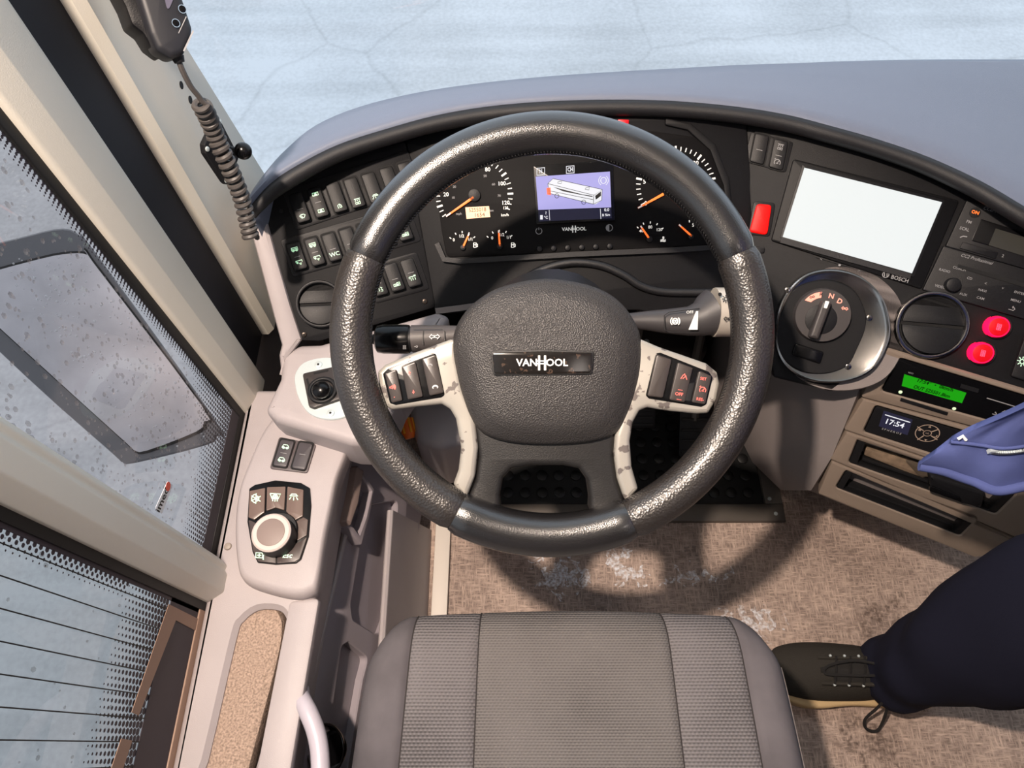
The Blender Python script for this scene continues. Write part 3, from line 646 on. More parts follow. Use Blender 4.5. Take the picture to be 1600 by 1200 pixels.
for c_, sy in (((464, 400), [('bus', -.5, 5.5, A), ('busarrow', .5, 5.5, A), ('-', .05, 0, B_)]), ((492, 393), [('bus', -.5, 5.5, A), ('busarrow', .5, 5.5, A), ('-', .05, 0, B_)]), ((519, 386), [('WC', .55, 6.5, A), ('-', .15, 0, B_)]),
               ((546, 378), [('fan', .6, 5, A), ('-', .15, 0, B_)]), ((574, 370), [('lamp', .6, 5, A)]), ((602, 362), [('lamp', .6, 5, A)]), ((629, 354), [('truck', .62, 5.5, A)])):
    rocker(PLr, lw, c_, L1, 22, 10.5, sy, hs=RD)
for c_, sy in (((590, 440), [('camera', .58, 5.5, A), ('-', .15, 0, B_)]), ((616, 433), [('truck', .58, 5.5, A), ('-', .15, 0, B_)]), ((642, 426), [('door', .4, 6, A), ('-', .0, 0, B_)])):
    rocker(PLr, lw, c_, L1, 22, 10.5, sy, hs=RD)
for c_ in ((475, 523), (664, 471)):
    s_ = MB().disc(PL, c_, 4, .002, .0045, .001, 14).build('screw', mat('screw_dark', (80, 72, 66), .35, .8), lw); MB().disc(PL, c_, 1.6, .0045, .0047, 0, 6).build('screw_socket', DARK, s_)
MB().disc(PL, (439, 330), 3.2, .002, .0024).build('screw_hole', DARK, lw)

def air_vent(label, pl, c_, r, ringm, tilt=0, body=BLACK):
    t = thing('air_vent', label, 'air vent', pl.P(*c_), 'round air vents')
    MB().ring(pl, c_, r, r * .88, -.002, .010).build('rim', ringm, t)
    MB().disc(pl, c_, r * .9, -.002, .002).build('duct', DARK, t)
    m_ = pl.mpp(*c_); o = pl.to2(pl.P(*c_, .004)); R = r * .84 * m_; ca, sa = cos(radians(tilt)), sin(radians(tilt))
    def half(sg, hh):
        q = [o + V((ca * R * cos(a) - sa * R * sin(a) * sg, sa * R * cos(a) + ca * R * sin(a) * sg)) for a in [.06 + (pi - .12) * i / 16 for i in range(17)]]
        k = MB(); P = Pl(pl.to3(o, 0), pl.n, pl.e1); q = [p - o for p in q]
        d = V((-sa, ca)) * sg
        return k.prism2(P, q, .002, .006, 0, .001, hf=lambda p: hh * p.dot(d) / R)
    half(1, -.006).build('flap', body, t); half(-1, .008).build('flap', body, t)
    return t
air_vent('round black air vent with closed flaps at the end of the left switch panel', Pl(PL.to3((0, 0), .002), PL.n, PL.e1), (500, 475), 38, SOFT, -14)
air_vent('round air vent with a bright chrome rim right of the gear dial', PR, (1457, 508), 58, CHROME, 12)

# ------------------------------------------------------------------ instrument cluster
ic = thing('instrument_cluster', 'instrument cluster with orange needles and a lilac display behind the wheel', 'instrument cluster', PC.P(900, 320))
cl = [(684, 312), (702, 258), (745, 228), (820, 212), (900, 206), (1020, 205), (1085, 214), (1117, 238), (1132, 290), (1136, 340), (1116, 385), (900, 394), (698, 402), (690, 360)]
MB().prism(PC, cl, 0, .0025, .008, .001).build('face', mat('cluster_face', (15, 14, 15), .6, spec=.12), ic)
k = MB(); k.ribbon(PC, [(683, 380), (694, 405), (720, 408), (900, 397), (1060, 390), (1120, 386), (1138, 352)], .007, .0045, th=.0045); k.build('ledge', SOFT, ic)
PI = Pl(PC.to3((0, 0), .0027), PC.n, PC.e1)
m_ = PI.mpp(900, 320)
def gauge(name, c_, r, a0, a1, nt, long=5, majors=(), tl=8, tw=.0012):
    g = MB().disc(PI, c_, r * .16, 0, .004, .001).build(name, BLACK, ic); k = MB()
    for i in range(nt):
        a = radians(a0 + (a1 - a0) * i / (nt - 1)); mj = i in majors
        r0, r1 = r - tl * (1.0 if mj else .85), r + (0 if mj else -1)
        k.ribbon(PI, [(c_[0] + r0 * cos(a), c_[1] - r0 * sin(a)), (c_[0] + r1 * cos(a), c_[1] - r1 * sin(a))], tw * (2.1 if mj else 1), .0002)
    return g, k
def needle(c0, c1, w0=.0036, w1=.0022, h=.004):
    a, b_ = PI.to2(PI.P(*c0, h)), PI.to2(PI.P(*c1, h)); d = (b_ - a).normalized(); n = V((-d.y, d.x))
    MB().prism2(PI, [a + n * w0 / 2, a - n * w0 / 2, b_ - n * w1 / 2, b_ + n * w1 / 2], h - .001, h, 0, .0003).build('needle', ORANGE, ic)
    p = V(c1); q = V(c1) + (V(c0) - V(c1)) * .16
    MB().ribbon(PI, [tuple(p), tuple(q)], w1 * .9, h + .0003).build('needle_tip', WHITE, ic)
T = lambda k, s_, c_, h=6, sq=1: k.text(PI, s_, c_, (1, -.05), h, .0002, .01, sq)
g, k = gauge('speedometer', (741, 305), 61, 214, -22, 30, majors=(2, 7, 12, 17, 22, 26), tl=9)
for s_, c_ in (('20', (697, 304)), ('40', (715, 270)), ('80', (762, 265)), ('100', (784, 287)), ('120', (790, 317)), ('125', (790, 325)), ('km/h', (789, 336))): T(k, s_, c_, 6 if len(s_) < 4 and s_ != '125' else 4.2)
k.build('dial_print', DIALW, g)
k = MB()
for s_, c_ in (('20', (710, 292)), ('10', (708, 309)), ('50', (758, 275)), ('60', (771, 288)), ('70', (780, 306)), ('mph', (717, 334)), ('km', (768, 329))): T(k, s_, c_, 3.6)
k.build('fine_print', PALEPRINT, g)
od = MB().prism(PI, [(727, 324), (764, 322), (766, 339), (729, 342)], 0, .001).build('odometer', ODO, ic)
k = MB(); k.text(PI, '5255018', (746, 328), (1, -.06), 6, .0014, .0, .92); k.text(PI, '1654', (749, 336), (1, -.06), 6, .0014, .0, 1.0); k.build('digits', BLACK, od)
needle((740, 308), (697, 338))
for nm, c_, txt, ic_, tip in (('fuel_gauge', (723, 387), (('0', (709, 375)), ('1/2', (721, 369)), ('1/1', (735, 374))), (743, 383), (733, 365)), ('fuel_gauge', (781, 385), (('0', (769, 372)), ('1/2', (784, 367)), ('1/1', (795, 371))), (802, 383), (779, 360))):
    g, k = gauge(nm, c_, 27, 142, 42, 5, tl=5)
    for s_, p in txt: T(k, s_, p, 4.6)
    k.icon(PI, 'pump', ic_, (1, 0), 5, .0012, .0002); k.build('dial_print', DIALW, g); needle(c_, tip, .0028, .002)
g, k = gauge('rev_counter', (1056, 291), 63, 208, -12, 29, majors=(5, 10, 15, 20, 25), tl=9)
for s_, c_ in (('5', (1007, 284)), ('0', (1009, 318)), ('10', (1022, 262)), ('15', (1055, 243)), ('20', (1087, 255)), ('25', (1105, 281))): T(k, s_, c_, 6.5)
k.build('dial_print', DIALW, g); needle((1037, 303), (997, 325))
g, k = gauge('temperature_gauge', (1015, 374), 29, 135, 40, 5, tl=5)
for s_, c_ in (('40', (1002, 361)), ('80', (1016, 355)), ('120', (1030, 359))): T(k, s_, c_, 4.6)
k.icon(PI, 'temp', (1036, 374), (1, 0), 5, .0012, .0002); k.build('dial_print', DIALW, g); needle((1014, 372), (1001, 353), .0028, .002)
g, k = gauge('oil_gauge', (1080, 370), 27, 135, 20, 4, tl=5); T(k, '5', (1083, 352), 5); k.build('dial_print', DIALW, g); needle((1081, 369), (1061, 351), .0028, .002)
ds = MB().prism(PI, [(833, 259), (958, 250), (961, 345), (838, 351)], 0, .002, .002, .0008).build('display', GLOSSB, ic)
PD = Pl(PI.to3((0, 0), .0021), PI.n, PI.e1)
MB().prism(PD, [(837, 276), (953, 268), (955, 324), (841, 328)], 0, .0004).build('lcd_field', LILAC, ds)
MB().prism(PD, [(841, 329), (955, 325), (956, 341), (842, 346)], 0, .0004).build('lcd_bar', LCDDARK, ds)
k = MB()
for c_, s_ in (((845, 268), 'N'), ((891, 265), 'CH')):
    x, y = c_; k.ribbon(PD, [(x - 6, y - 5), (x + 6, y - 6), (x + 6, y + 5), (x - 6, y + 6)], .0011, .0006, closed=True); k.text(PD, s_, c_, (1, -.06), 6, .0006, .03, .7)
for s_, c_, h in (('?', (853, 333), 4.5), ('°C', (853, 340), 4), ('0.0', (948, 328), 4.5), ('B %m', (947, 336), 3.8)): k.text(PD, s_, c_, (1, -.06), h, .0007, .02)
k.prism(PD, [(844, 336), (848, 336), (848, 343), (844, 343)], .0005, .0007); k.ribbon(PD, [(858, 328), (859, 344)], .0006, .0007); k.ribbon(PD, [(938, 326), (939, 342)], .0006, .0007)
k.circ(PD, (943, 282), 4.5, .001, .0007); k.circ(PD, (943, 282), 7.5, .0008, .0007, 10, -60, 60); k.circ(PD, (943, 282), 7.5, .0008, .0007, 10, 120, 240); k.text(PD, '( ! )', (943, 282), (1, 0), 3, .0007)
stuff(k.build('lcd_symbols', LCDWHITE, ds))
k = MB()
for pg in ([(856, 287), (864, 279), (941, 296), (928, 305)], [(856, 287), (928, 305), (927, 319), (858, 302)], [(928, 305), (941, 296), (940, 313), (931, 319), (927, 319)]): k.prism(PD, pg, .0004, .0008)
k.build('bus_drawing', LCDWHITE, ds)
k = MB(); PD2 = Pl(PD.to3((0, 0), .001), PD.n, PD.e1)
k.prism(PD2, [(864, 292), (927, 308), (925, 306), (880, 299)], 0, .0002); k.prism(PD2, [(930, 306), (939, 299), (939, 306), (931, 312)], 0, .0002)
for pts in ([(856, 287), (864, 279), (941, 296), (928, 305), (856, 287)], [(856, 287), (858, 302), (927, 319), (940, 313), (941, 296)], [(928, 305), (927, 319)], [(858, 298), (927, 312)], [(872, 284), (878, 283), (877, 287), (871, 286), (872, 284)], [(915, 294), (921, 292), (920, 297), (914, 296), (915, 294)]): k.ribbon(PD2, pts, .0006, .0001)
k.circ(PD2, (870, 306), 3.2, .0007, .0003); k.circ(PD2, (912, 316), 3.2, .0007, .0003); k.build('bus_outline', BLACK, ds)
MB().prism(PD2, [(854, 294), (860, 293), (861, 305), (855, 304)], 0, .0003).build('red_warning', mat('lcd_red', (240, 70, 40), .4, emit=(250, 80, 45), es=.9), ds)
k = MB()
def wordmark(k, pl, c_, xd, h, hh):
    x = V(xd).normalized(); c_ = V(c_); y = V((-x.y, x.x))
    k.text(pl, 'VAN', tuple(c_ - x * h * 2.15), tuple(x), h, hh, .02, 1.02); k.text(pl, 'OOL', tuple(c_ + x * h * 2.1), tuple(x), h, hh, .02, 1.02)
    m = pl.mpp(*c_)
    for s_ in (-.42, .42): k.ribbon(pl, [tuple(c_ + x * h * s_ - y * h * 1.05), tuple(c_ + x * h * s_ + y * h * 1.05)], h * .3 * m, hh)
    for q in (-.28, .12): k.ribbon(pl, [tuple(c_ - x * h * .75 + y * h * q), tuple(c_ + x * h * .75 + y * h * q)], h * .16 * m, hh)
wordmark(k, PI, (897, 358), (1, -.03), 5.2, .0004); k.build('lettering', WHITE, ic)
k = MB(); k.icon(PI, 'power', (842, 361), (1, 0), 6, .001, .0004); k.build('symbol', PALEPRINT, ic); k = MB(); k.circ(PI, (952, 356), 5, .001, .0004); k.prism(PI, [(952, 351), (948, 352), (947, 356), (948, 360), (952, 361)], 0, .0005); k.build('symbol', PALEPRINT, ic)
for i in range(6): MB().disc(PI, (843 + 22 * i, 389 - .8 * i), 4.6, 0, .005, .002, 16).build('cluster_button', BLACK, ic)

# ------------------------------------------------------------------ right wing units
w2_ = thing('switch_panel', 'pair of black rockers high on the dash left of the white screen', 'switch panel', PR.P(1202, 236))
MB().prism(PR, [(1174, 205), (1240, 222), (1228, 270), (1162, 252)], 0, .0015, .004, .001).build('switch_frame', BLACK, w2_)
PRf = Pl(PR.to3((0, 0), .0015), PR.n, PR.e1); RR = V((1, .25)).normalized()
rocker(PRf, w2_, (1187, 232), (-8, 40), 23, 11, [('-', .1, 0, PALEPRINT)], flat=True, hs=RR)
rocker(PRf, w2_, (1217, 241), (-8, 40), 23, 11, [('lamps', -.5, 6, PALEPRINT), ('cruise', .55, 6, PALEPRINT), ('-', .1, 0, PALEPRINT)], flat=True, hs=RR)
hz = thing('warning_switch', 'glowing red rocker switch at the lower left of the white screen', 'switch', PR.P(1190, 342))
MB().prism(PR, [(1178, 314), (1212, 317), (1203, 370), (1169, 366)], 0, .002, .005, .001).build('switch_well', BLACK, hz)
MB().prism(PR, [(1183, 318), (1206, 320), (1199, 367), (1171, 362)], 0, .007, .005, .002).build('rocker', REDLIT, hz)
MB().prism(PR, [(1176, 385), (1196, 386), (1194, 396), (1178, 394)], 0, .003, .003, .001).build('blank_clip', BLACK, hz)
mo_ = thing('monitor', 'wide dash monitor with a blank white screen', 'monitor', PR.P(1347, 345))
MB().prism(PR, [(1240, 248), (1500, 313), (1440, 452), (1205, 376)], 0, .004, .004, .002).build('bezel', mat('bezel_black', (14, 14, 16), .5, spec=.2), mo_)
MB().prism(PR, [(1254, 257), (1477, 313), (1428, 433), (1219, 371)], .004, .0055, .001, .0006).build('screen_surround', BLACK, mo_)
MB().prism(PR, [(1257, 262), (1472, 316), (1425, 427), (1223, 370)], .0055, .0062).build('screen', MONITOR, mo_)
MB().prism(PR, [(1221, 371), (1424, 428), (1422, 436), (1219, 379)], .0055, .0075).build('lower_strip', SOFT, mo_)
k = MB(); k.text(PR, 'BOSCH', (1406, 436), (1, .26), 6.5, .0046, .015, .95); k.circ(PR, (1384, 429), 5, .001, .0046); k.ribbon(PR, [(1382, 426), (1382, 432)], .001, .0046); k.ribbon(PR, [(1386, 427), (1386, 433)], .001, .0046); k.build('lettering', PALEPRINT, mo_)
k = MB(); k.text(PR, '<', (1283, 405), (1, .26), 5, .0046); k.text(PR, '>', (1342, 423), (1, .26), 5, .0046); k.disc(PR, (1312, 414), 2, .004, .0046); k.build('key_marks', PALEPRINT, mo_)
MB().ribbon(PR, [(1274, 401), (1352, 424)], .0006, .0045).build('key_strip', SOFT, mo_)
def radio(label, q, extra):
    t = thing('car_radio', label, 'radio', PR.P(*q[0]), 'radio units in the right wing of the dash')
    MB().prism(PR, q, 0, .005, .002, .001).build('front_plate', BLACK, t); extra(t); return t
PRt = Pl(PR.to3((0, 0), .0052), PR.n, PR.e1); XD = (1, .27)
def r1(t):
    k = MB(); k.text(PRt, 'CCD Professional', (1564, 332), XD, 6, .0002, 0, .95, shear=.25)
    for s_, c_, h in (('FM', (1514, 347), 5), ('SCRL', (1507, 358), 5), ('1', (1534, 390), 5), ('2', (1567, 400), 5)): k.text(PRt, s_, c_, XD, h, .0002, .01)
    k.ribbon(PRt, [(1500, 371), (1505, 369), (1511, 370)], .0013, .0002); k.build('lettering', PALEPRINT, t)
    MB().disc(PRt, (1524, 332), 9, 0, .0012, .0004).build('power_key', DARK, t); MB().text(PRt, 'ON', (1524, 332), XD, 5.5, .0016, .02).build('power_lettering', ORANGE, t)
    MB().prism(PRt, [(1533, 342), (1700, 395), (1690, 425), (1518, 376)], 0, .001, .002, .0005).build('display_window', GLOSSB, t)
    MB().prism(PRt, [(1556, 357), (1690, 398), (1680, 425), (1545, 383)], .001, .0014).build('lcd', mat('grey_lcd', (58, 58, 54), .3), t)
    MB().prism(PRt, [(1562, 340), (1700, 380), (1699, 388), (1560, 345)], 0, .0006).build('cassette_slot', DARK, t)
    MB().prism(PRt, [(1505, 378), (1560, 394), (1556, 404), (1500, 388)], 0, .002, .001, .0005).build('preset_key', BLACK, t)
radio('upper black radio with an orange ON light right of the monitor', [(1511, 313), (1700, 368), (1672, 440), (1478, 385)], r1)
def r2(t):
    k = MB(); k.text(PRt, 'CC2 Professional', (1526, 405), XD, 5.5, .0002, 0, .95, shear=.25)
    for s_, c_ in (('RADIO', (1476, 423)), ('VIDEO', (1469, 448)), ('COACH', (1499, 420)), ('CD', (1515, 435)), ('AUX', (1505, 460)), ('NAVI', (1535, 454)), ('CAM', (1532, 466)), ('ENTER', (1593, 458)), ('MENU', (1587, 470))): k.text(PRt, s_, c_, XD, 4.2, .0002, .005)
    k.text(PRt, 'v', (1567, 450), XD, 5); k.text(PRt, '<', (1540, 443), XD, 5); k.icon(PRt, 'back', (1581, 482), XD, 6, .0008, .0002); k.build('lettering', PALEPRINT, t)
    MB().disc(PRt, (1491, 445), 12, 0, .010, .002).build('volume_knob', BLACK, t)
    MB().prism(PRt, [(1498, 413), (1700, 470), (1698, 478), (1496, 418)], 0, .0008).build('disc_slot', DARK, t)
radio('lower black radio with a small round knob below the first', [(1475, 384), (1672, 441), (1640, 510), (1442, 453)], r2)
for c_, lb, sy in (((1561, 511), 'glowing red round button under the radio, the upper of the pair', 'boxes'), ((1536, 552), 'glowing red round button beside the air vent, the lower of the pair', 'boxes')):
    t = thing('push_button', lb, 'button', PR.P(*c_), 'red lit push buttons')
    MB().ring(PR, c_, 22, 18, 0, .004).build('bezel', BLACK, t)
    MB().lathe(PR.P(*c_, .013) - PR.n * .013, PR.P(*c_, .013), [(0, 19 * PR.mpp(*c_)), (.9, 18 * PR.mpp(*c_)), (1, 17 * PR.mpp(*c_))], 28).build('glow_ring', REDGLOW, t)
    MB().disc(PR, c_, 15.5, .012, .0138, .0004, 28).build('button_face', REDBTN, t)
    MB().icon(PR, sy, c_, (1, .27), 6, .0008, .0141).build('symbol', REDLINE, t)
ls_ = thing('lighting_switch', 'dark switch block with a green sun symbol at the right edge', 'switch', PR.P(1610, 565))
MB().prism(PR, [(1604, 520), (1660, 536), (1634, 605), (1580, 588)], 0, .006, .003, .001).build('switch_block', BLACK, ls_)
MB().icon(PR, 'sun', (1597, 565), (1, .27), 8, .001, .0063).build('symbol', ICONG, ls_)

# gear selector
gs = thing('gear_selector', 'round gear dial lettered R N D in a rounded chrome plate', 'gear selector', PR.P(1295, 510))
go = [(1209, 505), (1222, 462), (1252, 430), (1294, 420), (1340, 431), (1374, 462), (1387, 505), (1382, 540), (1358, 578), (1318, 595), (1270, 595), (1232, 578), (1212, 548)]
PG = Pl(PR.to3((0, 0), .012), PR.n, PR.e1)
k = MB(); k.dome(PG, go, [(.97, -.09), (1.03, -.03), (1.035, -.016), (1.01, -.012)], 5); k.build('pod', GREY2, gs)
k = MB(); k.dome(PG, go, [(1.0, -.012), (1.0, -.002), (.985, .002), (.96, .003), (.90, .0)], 5); k.build('chrome_plate', CHROME, gs)
gi = [(1214, 520), (1225, 480), (1246, 450), (1290, 438), (1330, 451), (1350, 484), (1351, 512), (1338, 545), (1324, 570), (1296, 582), (1262, 582), (1234, 570), (1217, 548)]
k = MB(); k.dome(PG, gi, [(1.0, 0), (1.0, .0022), (.985, .003)], 5); k.build('inner_plate', PANEL, gs)
for c_ in ((1231, 453), (1359, 497), (1326, 573)):
    s_ = MB().disc(PG, c_, 5, .001, .0035, .001, 14).build('screw', CHROME, gs); MB().disc(PG, c_, 2, .0035, .0038, 0, 6).build('screw_socket', DARK, s_)
dg = MB(); c_ = (1286, 493); mm = PG.mpp(*c_)
dg.lathe(PG.P(*c_, .012) - PG.n * .012, PG.P(*c_, .012), [(0, 46 * mm), (.6, 45 * mm), (1, 43 * mm)], 36); dial = dg.build('dial', DIALGREY, gs)
dg = MB(); dg.disc(PG, (1283, 499), 25, .011, .0126, .0005, 30); dg.build('dial_centre', BLACK, gs)
k = MB(); k.prism(PG, [(1285, 470), (1301, 472), (1279, 531), (1264, 527)], .012, .026, .003, .004, steps=4); kb = k.build('dial_grip', DIALGREY, gs)
MB().prism(PG, [(1290, 470), (1296, 471), (1292, 482), (1287, 481)], .0255, .0268, .001).build('marker', WHITE, kb)
k = MB(); q0 = (1286, 493)
pa = [(1286 + 37 * cos(radians(a)), 493 - 37 * sin(radians(a))) for a in range(92, 141, 6)] + [(1286 + 28 * cos(radians(a)), 493 - 28 * sin(radians(a))) for a in range(132, 91, -6)]
k.prism(PG, pa, .0122, .0128); k.build('reverse_field', PINK, gs)
k = MB(); k.text(PG, 'R', (1283, 460), (1, .1), 6, .0132, .02); k.icon(PG, 'arrows', (1269, 464), (1, -.3), 4, .0007, .0132); k.build('reverse_lettering', BLACK, gs)
k = MB(); k.text(PG, 'N', (1299, 463), (1, .2), 8, .0126, .02); k.text(PG, 'D', (1312, 471), (1, .4), 8, .0126, .02); k.icon(PG, 'arrows', (1320, 482), (1, .2), 5, .0009, .0126); k.build('gear_lettering', PINK, gs)
MB().prism(PG, [(1243, 536), (1288, 550), (1282, 569), (1237, 554)], .002, .007, .003, .002).build('blank_key', GLOSSB, gs)

# ------------------------------------------------------------------ centre console stack
cc = thing('centre_console', 'taupe console of stepped ledges below the right wing of the dash', 'console', (.6, .5, 0))
C_ = [PS.P(x, y, .004) for x, y in ((1385, 546), (1347, 640), (1312, 722), (1280, 772))]
D_ = [PS.P(x, y, .004) for x, y in ((1740, 650), (1690, 745), (1600, 850), (1498, 856))]
D_[3] = C_[3] + (D_[2] - C_[2]) * .93 ; 
E_ = D_[2] - C_[2]
bot = V((C_[3].x + .01, C_[3].y + .05, .10)); C_.append(bot); D_.append(bot + E_ * .93)
L = []
for c0, d0 in zip(C_, D_):
    z = c0.z; L.append([V((c0.x - .10, .72, z)), V((c0.x - .085, c0.y + .16, z)), V((c0.x - .055, c0.y + .06, z)), V((c0.x - .012, c0.y + .006, z)), c0 + PS.n * -.03, V((d0.x, d0.y, z)) + PS.n * -.03, V((d0.x + .02, d0.y + .03, z)), V((d0.x + .12, d0.y + .10, z)), V((d0.x + .12, .72, z))])
MB().loft(L).build('body', GREY2, cc, smooth=50)
def tray_frame(outer, inner, deep):
    """one ledge of the stack with its opening"""
    MB().prism(PS, outer, -.035, .004, .004, .003, holes=[inner], hfil=.006).build('ledge', TAUPE, cc)
rowsS = [([(1386, 545), (1720, 648), (1704, 716), (1345, 621)], [(1404, 559), (1690, 645), (1676, 694), (1376, 611)]),
         ([(1349, 624), (1704, 720), (1672, 792), (1318, 672)], [(1368, 633), (1672, 722), (1650, 772), (1348, 675)]),
         ([(1323, 675), (1672, 795), (1610, 850), (1296, 718)], [(1341, 684), (1590, 770), (1556, 804), (1325, 723)]),
         ([(1300, 721), (1608, 853), (1524, 872), (1278, 772)], [(1322, 734), (1528, 809), (1500, 838), (1305, 762)])]
for a, b_ in rowsS: tray_frame(a, b_, 0)
tg = thing('tachograph', 'black tachograph with a bright green two-line display', 'tachograph', PS.P(1500, 615))
q = rowsS[0][1]; MB().prism(PS, [(1405, 560), (1689, 646), (1675, 692), (1378, 611)], -.034, .002, .004, .001).build('front_plate', GLOSSB, tg)
PSt = Pl(PS.to3((0, 0), .0021), PS.n, PS.e1); XS_ = (1, .28)
lc = MB().prism(PSt, [(1413, 585), (1510, 614), (1503, 630), (1409, 603)], 0, .0006).build('green_display', GREENLCD, tg)
k = MB(); k.text(PSt, '17:54*  \u2022  0km/h', (1461, 602), XS_, 7, .001, .025, .95); k.text(PSt, 'OUT 525501.8km', (1456, 612), XS_, 7, .001, .025, .85); k.build('display_text', GREENTXT, lc)
for c_ in ((1407, 613), (1491, 639)): MB().disc(PSt, c_, 3.2, 0, .001, .0003, 10).build('lit_key', mat('pale_green_key', (200, 225, 190), .4, emit=(200, 230, 180), es=.6), tg)
MB().disc(PSt, (1499, 652), 4.5, 0, .0015, .0005, 14).build('red_key', mat('red_key', (205, 60, 40), .4, emit=(210, 55, 35), es=.4), tg)
MB().prism(PSt, [(1408, 622), (1482, 645), (1480, 650), (1406, 627)], 0, .003, .001, .0008).build('card_slot', BLACK, tg)
k = MB(); k.ribbon(PSt, [(1542, 622), (1595, 638)], .0012, .0003); k.icon(PSt, 'back', (1554, 646), XS_, 4, .0008, .0003); k.text(PSt, '\u25b2', (1569, 643), XS_, 5, .0003); k.text(PSt, 'VDO', (1423, 583), XS_, 3, .0003); k.build('lettering', PALEPRINT, tg)
MB().prism(PSt, [(1502, 600), (1530, 608), (1528, 614), (1500, 606)], 0, .0008).build('key_bar', SOFT, tg)
hc = thing('heater_control', 'black heater control showing 17:54 beside a round key pad', 'heater control', PS.P(1430, 672))
MB().prism(PS, [(1369, 634), (1671, 723), (1649, 770), (1350, 675)], -.034, .001, .005, .001).build('front_plate', BLACK, hc)
PSh = Pl(PS.to3((0, 0), .0011), PS.n, PS.e1)
MB().prism(PSh, [(1381, 642), (1426, 656), (1418, 680), (1373, 666)], 0, .0006).build('display', LCDDARK, hc)
k = MB(); k.text(PSh, '17:54', (1398, 662), XS_, 11, .001, .015, .95, shear=-.1); k.ribbon(PSh, [(1383, 648), (1422, 660)], .0012, .001); k.build('display_text', LCDWHITE, hc)
k = MB(); k.text(PSh, 'S P H E R O S', (1393, 674), XS_, 4, .0008, .02, 1.0); k.build('lettering', PALEPRINT, hc)
k = MB(); c_ = (1449, 677); k.circ(PSh, c_, 19, .0012, .0012, 28); k.circ(PSh, c_, 6.5, .001, .0012)
for a in (20, 75, 145, 215, 265, 325):
    if a in (75, 265): continue
    k.ribbon(PSh, [(c_[0] + 7 * cos(radians(a)), c_[1] - 7 * sin(radians(a)) * .95), (c_[0] + 19 * cos(radians(a)), c_[1] - 18 * sin(radians(a)))], .0012, .0012)
for s_, p in (('\u25b2', (1453, 667)), ('\u25bc', (1446, 688)), ('\u25a0', (1437, 672)), ('ok', (1449, 677))): k.text(PSh, s_, p, XS_, 4, .0012)
k.circ(PSh, (1461, 681), 3, .0012, .0012, 10, -120, 60); k.build('key_pad', mat('pad_print', (170, 150, 135), .5), hc)
for i, (nm_, lb, inn) in enumerate((('storage_tray', 'open black tray with cards below the heater control', [(1342, 685), (1588, 770), (1555, 803), (1326, 723)]), ('storage_tray', 'empty black slot tray at the bottom of the console', [(1323, 735), (1527, 809), (1499, 837), (1306, 762)]))):
    t = thing(nm_, lb, 'tray', PS.P(1420, 740), 'storage trays in the console')
    a = [V(p) for p in inn]; sm_ = [a[0].lerp(a[2], .06) + V((6, 0)), a[1].lerp(a[3], .06), a[2].lerp(a[0], .06), a[3].lerp(a[1], .06) + V((4, 0))]
    MB().prism(PS, inn, -.034, -.030, .005).build('tray_back', DARK, t)
    MB().prism(PS, inn, -.034, .002, .005, .001, holes=[[a[0].lerp(a[2], .05), a[1].lerp(a[3], .05), a[2].lerp(a[0], .05), a[3].lerp(a[1], .05)]], hfil=.003).build('tray_rim', TRAYM, t)
    q = [a[3].lerp(a[0], .34), a[2].lerp(a[1], .34), a[2].lerp(a[1], .24), a[3].lerp(a[0], .24)]; MB().prism(PS, [q[0].lerp(q[1], .07), q[1].lerp(q[0], .07), q[2].lerp(q[3], .07), q[3].lerp(q[2], .07)], -.03, -.008, .001, .001).build('tray_lip', TRAYM, t)
cdp = thing('card_stack', 'brown speckled cards lying in the upper console tray', 'cards', PS.P(1400, 715))
MB().prism(PS, [(1353, 701), (1412, 718), (1428, 724), (1452, 744), (1440, 747), (1350, 711)], -.03, -.012, .002, .001).build('card', CARDM, cdp)
MB().prism(PS, [(1412, 718), (1448, 728), (1456, 746), (1436, 744)], -.012, -.009, .003, .001).build('card', mat('card_dark', (84, 74, 64), .5), cdp)
pu = thing('black_pouch', 'black case sticking out of the upper tray below the blue jacket', 'case', PS.P(1520, 760))
MB().prism(PS, [(1452, 743), (1540, 770), (1535, 795), (1502, 788), (1452, 760)], -.02, .016, .005, .005).build('case_body', BLACK, pu)
MB().prism(PS, [(1452, 759), (1500, 778), (1504, 786), (1452, 768)], .0, .019, .003, .002).build('case_clip', GLOSSB, pu)

# ------------------------------------------------------------------ steering wheel
sw = thing('steering_wheel', 'large black leather steering wheel with silver spokes and a lettered hub', 'steering wheel', PW.P(862, 527))
MPX = PW.mpp(862, 527); RC = PW.P(862, 527.5); R0, RT_ = 313.5 * MPX, 31.5 * MPX
def rim_arc(name, a0, a1, m, fat=1.0, wob=0):
    n = max(10, int((a1 - a0) / 2.2)); L = []
    for i in range(n + 1):
        u = i / n; a = radians(a0 + (a1 - a0) * u); d = V(PW.e1) * cos(a) + V(PW.e2) * sin(a)
        e = min(u, 1 - u) * radians(a1 - a0) * R0; k = fat * (1 - .10 * max(0, 1 - e / .0035) ** 2)
        rt = RT_ * k; L.append([RC + d * (R0 + rt * cos(2 * pi * j / 24)) + PW.n * (rt * 1.02 * sin(2 * pi * j / 24)) for j in range(24)])
    return MB().loft(L).build(name, m, sw, smooth=60)
rim_arc('rim_top', 24.3, 156.6, LEATHER)
rim_arc('rim_grip', 156.6, 241.5, GRIP, 1.04); rim_arc('rim_grip', 293.5, 384.3, GRIP, 1.04)
rim_arc('rim_bottom', 241.5, 293.5, LEATHER, 1.10)
k = MB()                                                    # stitching on the inside of the rim
